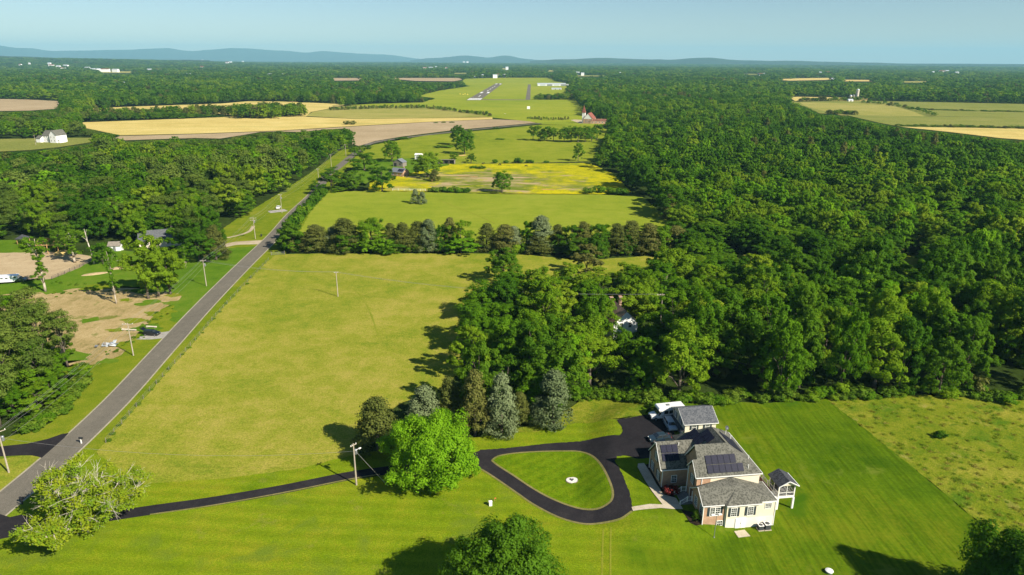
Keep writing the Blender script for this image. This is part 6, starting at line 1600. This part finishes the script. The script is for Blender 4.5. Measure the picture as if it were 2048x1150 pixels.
e = at_px(981, 1011, 'utility_box', .2, 'little white utility box on the lawn left of the driveway loop', 'utility box')
part('cabinet', MB().box(-.28, .28, -.22, .22, -.1, .85), 'trim', e, bevel=.03); part('lid', MB().box(-.32, .32, -.26, .26, .85, .92), 'trim', e)
e = at_px(989, 1003, 'marker_flag', .2, 'orange marker stake beside the white utility box', 'marker'); part('stake', MB().bar((0, 0, -.1), (0, 0, .8), .03, 5), 'timber', e); part('flag', MB().box(.02, .3, -.01, .01, .55, .8), solid('orange_flag', (.6, .16, .03), .7), e)
e = at_px(1658, 1145, 'well_cap', 0, 'white round well cap on the lawn near the bottom edge', 'well cap'); part('casing', MB().lathe([(.5, -.1), (.55, .25), (.5, .34)], 18), 'steel', e); part('cap', MB().lathe([(.62, .34), (.6, .42), (.3, .52), (.05, .54)], 18), 'trim', e)
e = at_px(523, 473, 'trash_bin', .5, 'dark wheeled bin standing at the roadside', 'bin'); part('bin', MB().hexa([(-.25, -.3, .08), (.25, -.3, .08), (.25, .3, .08), (-.25, .3, .08)], [(-.32, -.36, 1.0), (.32, -.36, 1.0), (.32, .36, 1.0), (-.32, .36, 1.0)]), 'plastic', e); part('lid', MB().box(-.34, .34, -.38, .42, 1.0, 1.07), 'plastic', e)
# horse trailer and truck
e = at_px(4, 567, 'horse_trailer', math.radians(14), 'white horse trailer parked beside the sandy arena', 'trailer')
part('body', MB().prism([(-5, .7), (4.2, .7), (5.6, 1.7), (5.6, 2.75), (5.3, 2.95), (-4.8, 2.95), (-5, 2.75)], 'y', -1.15, 1.15), paint('trailer_paint', (.80, .80, .80)), e, bevel=.06)
for k in range(5): part('side_window', MB().box(-4.2 + k * 1.5, -3.4 + k * 1.5, -1.175, -1.14, 1.9, 2.3), 'glass', e)
part('nose_window', MB().box(4.4, 5.2, -1.175, -1.14, 2.0, 2.5), 'glass', e)
for x in (-1.6, -.7):
    for s in (-1, 1): wheel(e, x, s * 1.1, .38, .24)
part('hitch', MB().box(5.2, 5.4, -.1, .1, .8, 1.8), 'dark_steel', e)
c_ = G(38, 563); t_ = car('parked_truck', 'dark green pickup hitched in front of the horse trailer', (.02, .045, .035), c_[0], c_[1], math.radians(14), 5.3, 1.95, 1.8, True, cat='truck')
# scrap heap on the cleared lot
e = at_px(212, 690, 'scrap_pile', .3, 'heap of bent tin sheets and scrap on the cleared lot', 'scrap'); e.scale = (.75, .75, .75); rnd = random.Random(9)
for k in range(11):
    x, y, z = rnd.uniform(-2.6, 3.2), rnd.uniform(-2.4, 2.0), rnd.uniform(.2, 1.1); s = rnd.uniform(.6, 1.5)
    o = part('sheet', MB().slab([(-s, -s * .7, .1), (s, -s * .7, .25), (s, s * .7, .05), (-s, s * .7, .3)], .05), ('tin', 'rust', 'steel', 'old_wood', 'tin')[k % 5], e); o.location = (x, y, z); o.rotation_euler = (rnd.uniform(-.6, .6), rnd.uniform(-.6, .6), rnd.uniform(0, 3))
for px, py, L, lab in [(258, 661, 4.5, 'grey log lying on the cleared lot by the utility pole'), (303, 655, 3.2, 'pale log lying near the black car'), (928, 353, 8, 'long timber jump rail in the paddock'), (1096, 380, 8, 'reddish timber jump rail at the front of the paddock'), (948, 354, 5, 'shorter timber jump rail beside the long one')]:
    e = at_px(px, py, 'timber_log', -.15, lab, 'log'); part('shaft', MB().bar((-L / 2, 0, .25), (L / 2, .1, .3), .26, 8, .2), 'timber' if px > 500 else 'dead_wood', e)
    for s in (-1, 1): part('chock', MB().box(s * L * .4 - .15, s * L * .4 + .15, -.4, .4, -.05, .12), 'old_wood', e)
for px, py, r, lab in [(190, 548, 3.2, 'flat sandy dirt mound on the left yard, nearer one'), (247, 535, 4.2, 'long sandy dirt mound on the left yard, farther one'), (924, 311, 3.0, 'reddish dirt heap under the meadow trees')]:
    e = at_px(px, py, 'dirt_mound', .5, lab, 'mound'); o = part('heap', MB().lathe([(r, -.1), (r * .8, .25), (r * .4, .5), (.1, .55)], 14), solid('loose_sand', (.44, .33, .18), .95, .05, var=.25) if px < 500 else 'timber', e); o.scale = (1.5, .5, .8)
for px, py, s, lab in [(241, 523, 1.6, 'white garden table on the left yard'), (1010, 228, 2, 'white wind marker beside the airfield path')]:
    e = at_px(px, py, 'white_panel', .4, lab, 'panel'); part('panel', MB().box(-s * .7, s * .7, -s * .4, s * .4, .5, .58), 'trim', e)
    for a in (-1, 1): part('leg', MB().box(a * s * .55 - .05, a * s * .55 + .05, -.05, .05, -.1, .5), 'trim', e)
e = at_px(1057, 219.5, 'airfield_board', 0, 'square white marker board standing on the airfield grass', 'board'); part('board', MB().box(-2.4, 2.4, -.15, .15, 1.2, 5.4), 'trim', e)
for x in (-1.8, 1.8): part('post', MB().box(x - .15, x + .15, .15, .4, -.3, 5.2), 'steel', e)
for k, px in enumerate((920, 926, 930, 935)):
    e = at_px(px, 188.5 + (k % 2), 'runway_light_unit', 0, 'yellow marker beside the runway threshold', 'marker', 'yellow markers beside the runway'); part('cone', MB().lathe([(1.6, -.1), (1.5, .5), (.4, 2.2)], 8), solid('yellow_marker', (.6, .45, .03), .6), e); part('base', MB().box(-1.9, 1.9, -1.9, 1.9, -.2, .1), 'steel', e)
# cattle: one skinned body each
M['black_hide'] = solid('black_hide', (.012, .011, .010), .7, .2)
def cow(px, py, rz, lab, graze):
    hx, hz = (1.25, .35) if graze else (1.35, 1.35)
    J = [((0, 0, 1.05), .36), ((.62, 0, 1.08), .33), ((-.65, 0, 1.08), .34), ((.95, 0, 1.12 if not graze else .95), .2), ((hx, 0, hz), .15), ((hx + .3, 0, hz - .14), .09),
         ((.62, .2, .6), .11), ((.62, .2, .3), .065), ((.62, .2, .04), .07), ((.62, -.2, .6), .11), ((.66, -.2, .3), .065), ((.66, -.2, .04), .07),
         ((-.68, .22, .68), .15), ((-.78, .22, .36), .07), ((-.72, .22, .04), .07), ((-.68, -.22, .68), .15), ((-.74, -.22, .36), .07), ((-.66, -.22, .04), .07), ((-1.02, 0, 1.1), .06), ((-1.1, 0, .55), .03),
         ((hx - .02, .22, hz + .08), .05), ((hx - .02, -.22, hz + .08), .05)]
    E_ = [(0, 1), (0, 2), (1, 3), (3, 4), (4, 5), (1, 6), (6, 7), (7, 8), (1, 9), (9, 10), (10, 11), (2, 12), (12, 13), (13, 14), (2, 15), (15, 16), (16, 17), (2, 18), (18, 19), (4, 20), (4, 21)]
    me = bpy.data.meshes.new('cow'); me.from_pydata([j[0] for j in J], E_, []); me.update()
    o = link('cow', me, M['black_hide']); o.location = GP(px, py); o.rotation_euler = (0, 0, rz); tag(o, lab, 'cow', 'black cattle in the buttercups')
    md = o.modifiers.new('skin', 'SKIN')
    for v, (_, r) in zip(me.skin_vertices[0].data, J): v.radius = (r, r)
    me.skin_vertices[0].data[0].use_root = True
    o.modifiers.new('sub', 'SUBSURF').levels = 1
cow(966, 329, .2, 'black cow standing by the bushes in the buttercups', False); cow(1000, 331, 3.0, 'black cow grazing in the middle of the buttercups', True); cow(1052, 333.5, .1, 'black cow grazing at the far right of the buttercups', True)

# ================================================================ THE AIR
def haze():
    mb = MB().box(-34000, 34000, -34000, 34000, -30, 650)
    m = bpy.data.materials.new('haze'); m.use_nodes = True
    nt = m.node_tree; nt.nodes.remove(nt.nodes['Principled BSDF'])
    v = nt.nodes.new('ShaderNodeVolumePrincipled')
    v.inputs['Color'].default_value = (.40, .80, .97, 1); v.inputs['Density'].default_value = 5.0e-5; v.inputs['Anisotropy'].default_value = 0.0
    nt.links.new(v.outputs[0], nt.nodes['Material Output'].inputs['Volume'])
    o = link('haze', mb.mesh('haze'), m); tag(o, 'thin blue haze over the whole country', 'haze', kind='stuff')
haze()

# ---------------------------------------------------------------- look-alikes get their place in the row
def ordinal(n):
    one = 'first second third fourth fifth sixth seventh eighth ninth tenth eleventh twelfth thirteenth fourteenth fifteenth sixteenth seventeenth eighteenth nineteenth'.split()
    if n < 20: return one[n - 1]
    t, u = divmod(n, 10)
    return ['', '', 'twentieth', 'thirtieth', 'fortieth', 'fiftieth', 'sixtieth'][t] if u == 0 else ['', '', 'twenty', 'thirty', 'forty', 'fifty', 'sixty'][t] + '-' + one[u - 1]
same = {}
for o in COL.objects:
    if o.parent is None and o.get('label') and o.get('kind') is None: same.setdefault(o['label'], []).append(o)
for lab, os_ in same.items():
    if len(os_) < 2: continue
    def xpos(o):
        return PX(o.location.x, o.location.y, o.location.z)[0]
    for k, o in enumerate(sorted(os_, key=xpos)): o['label'] = f'{ordinal(k + 1)} from the left, {lab}'
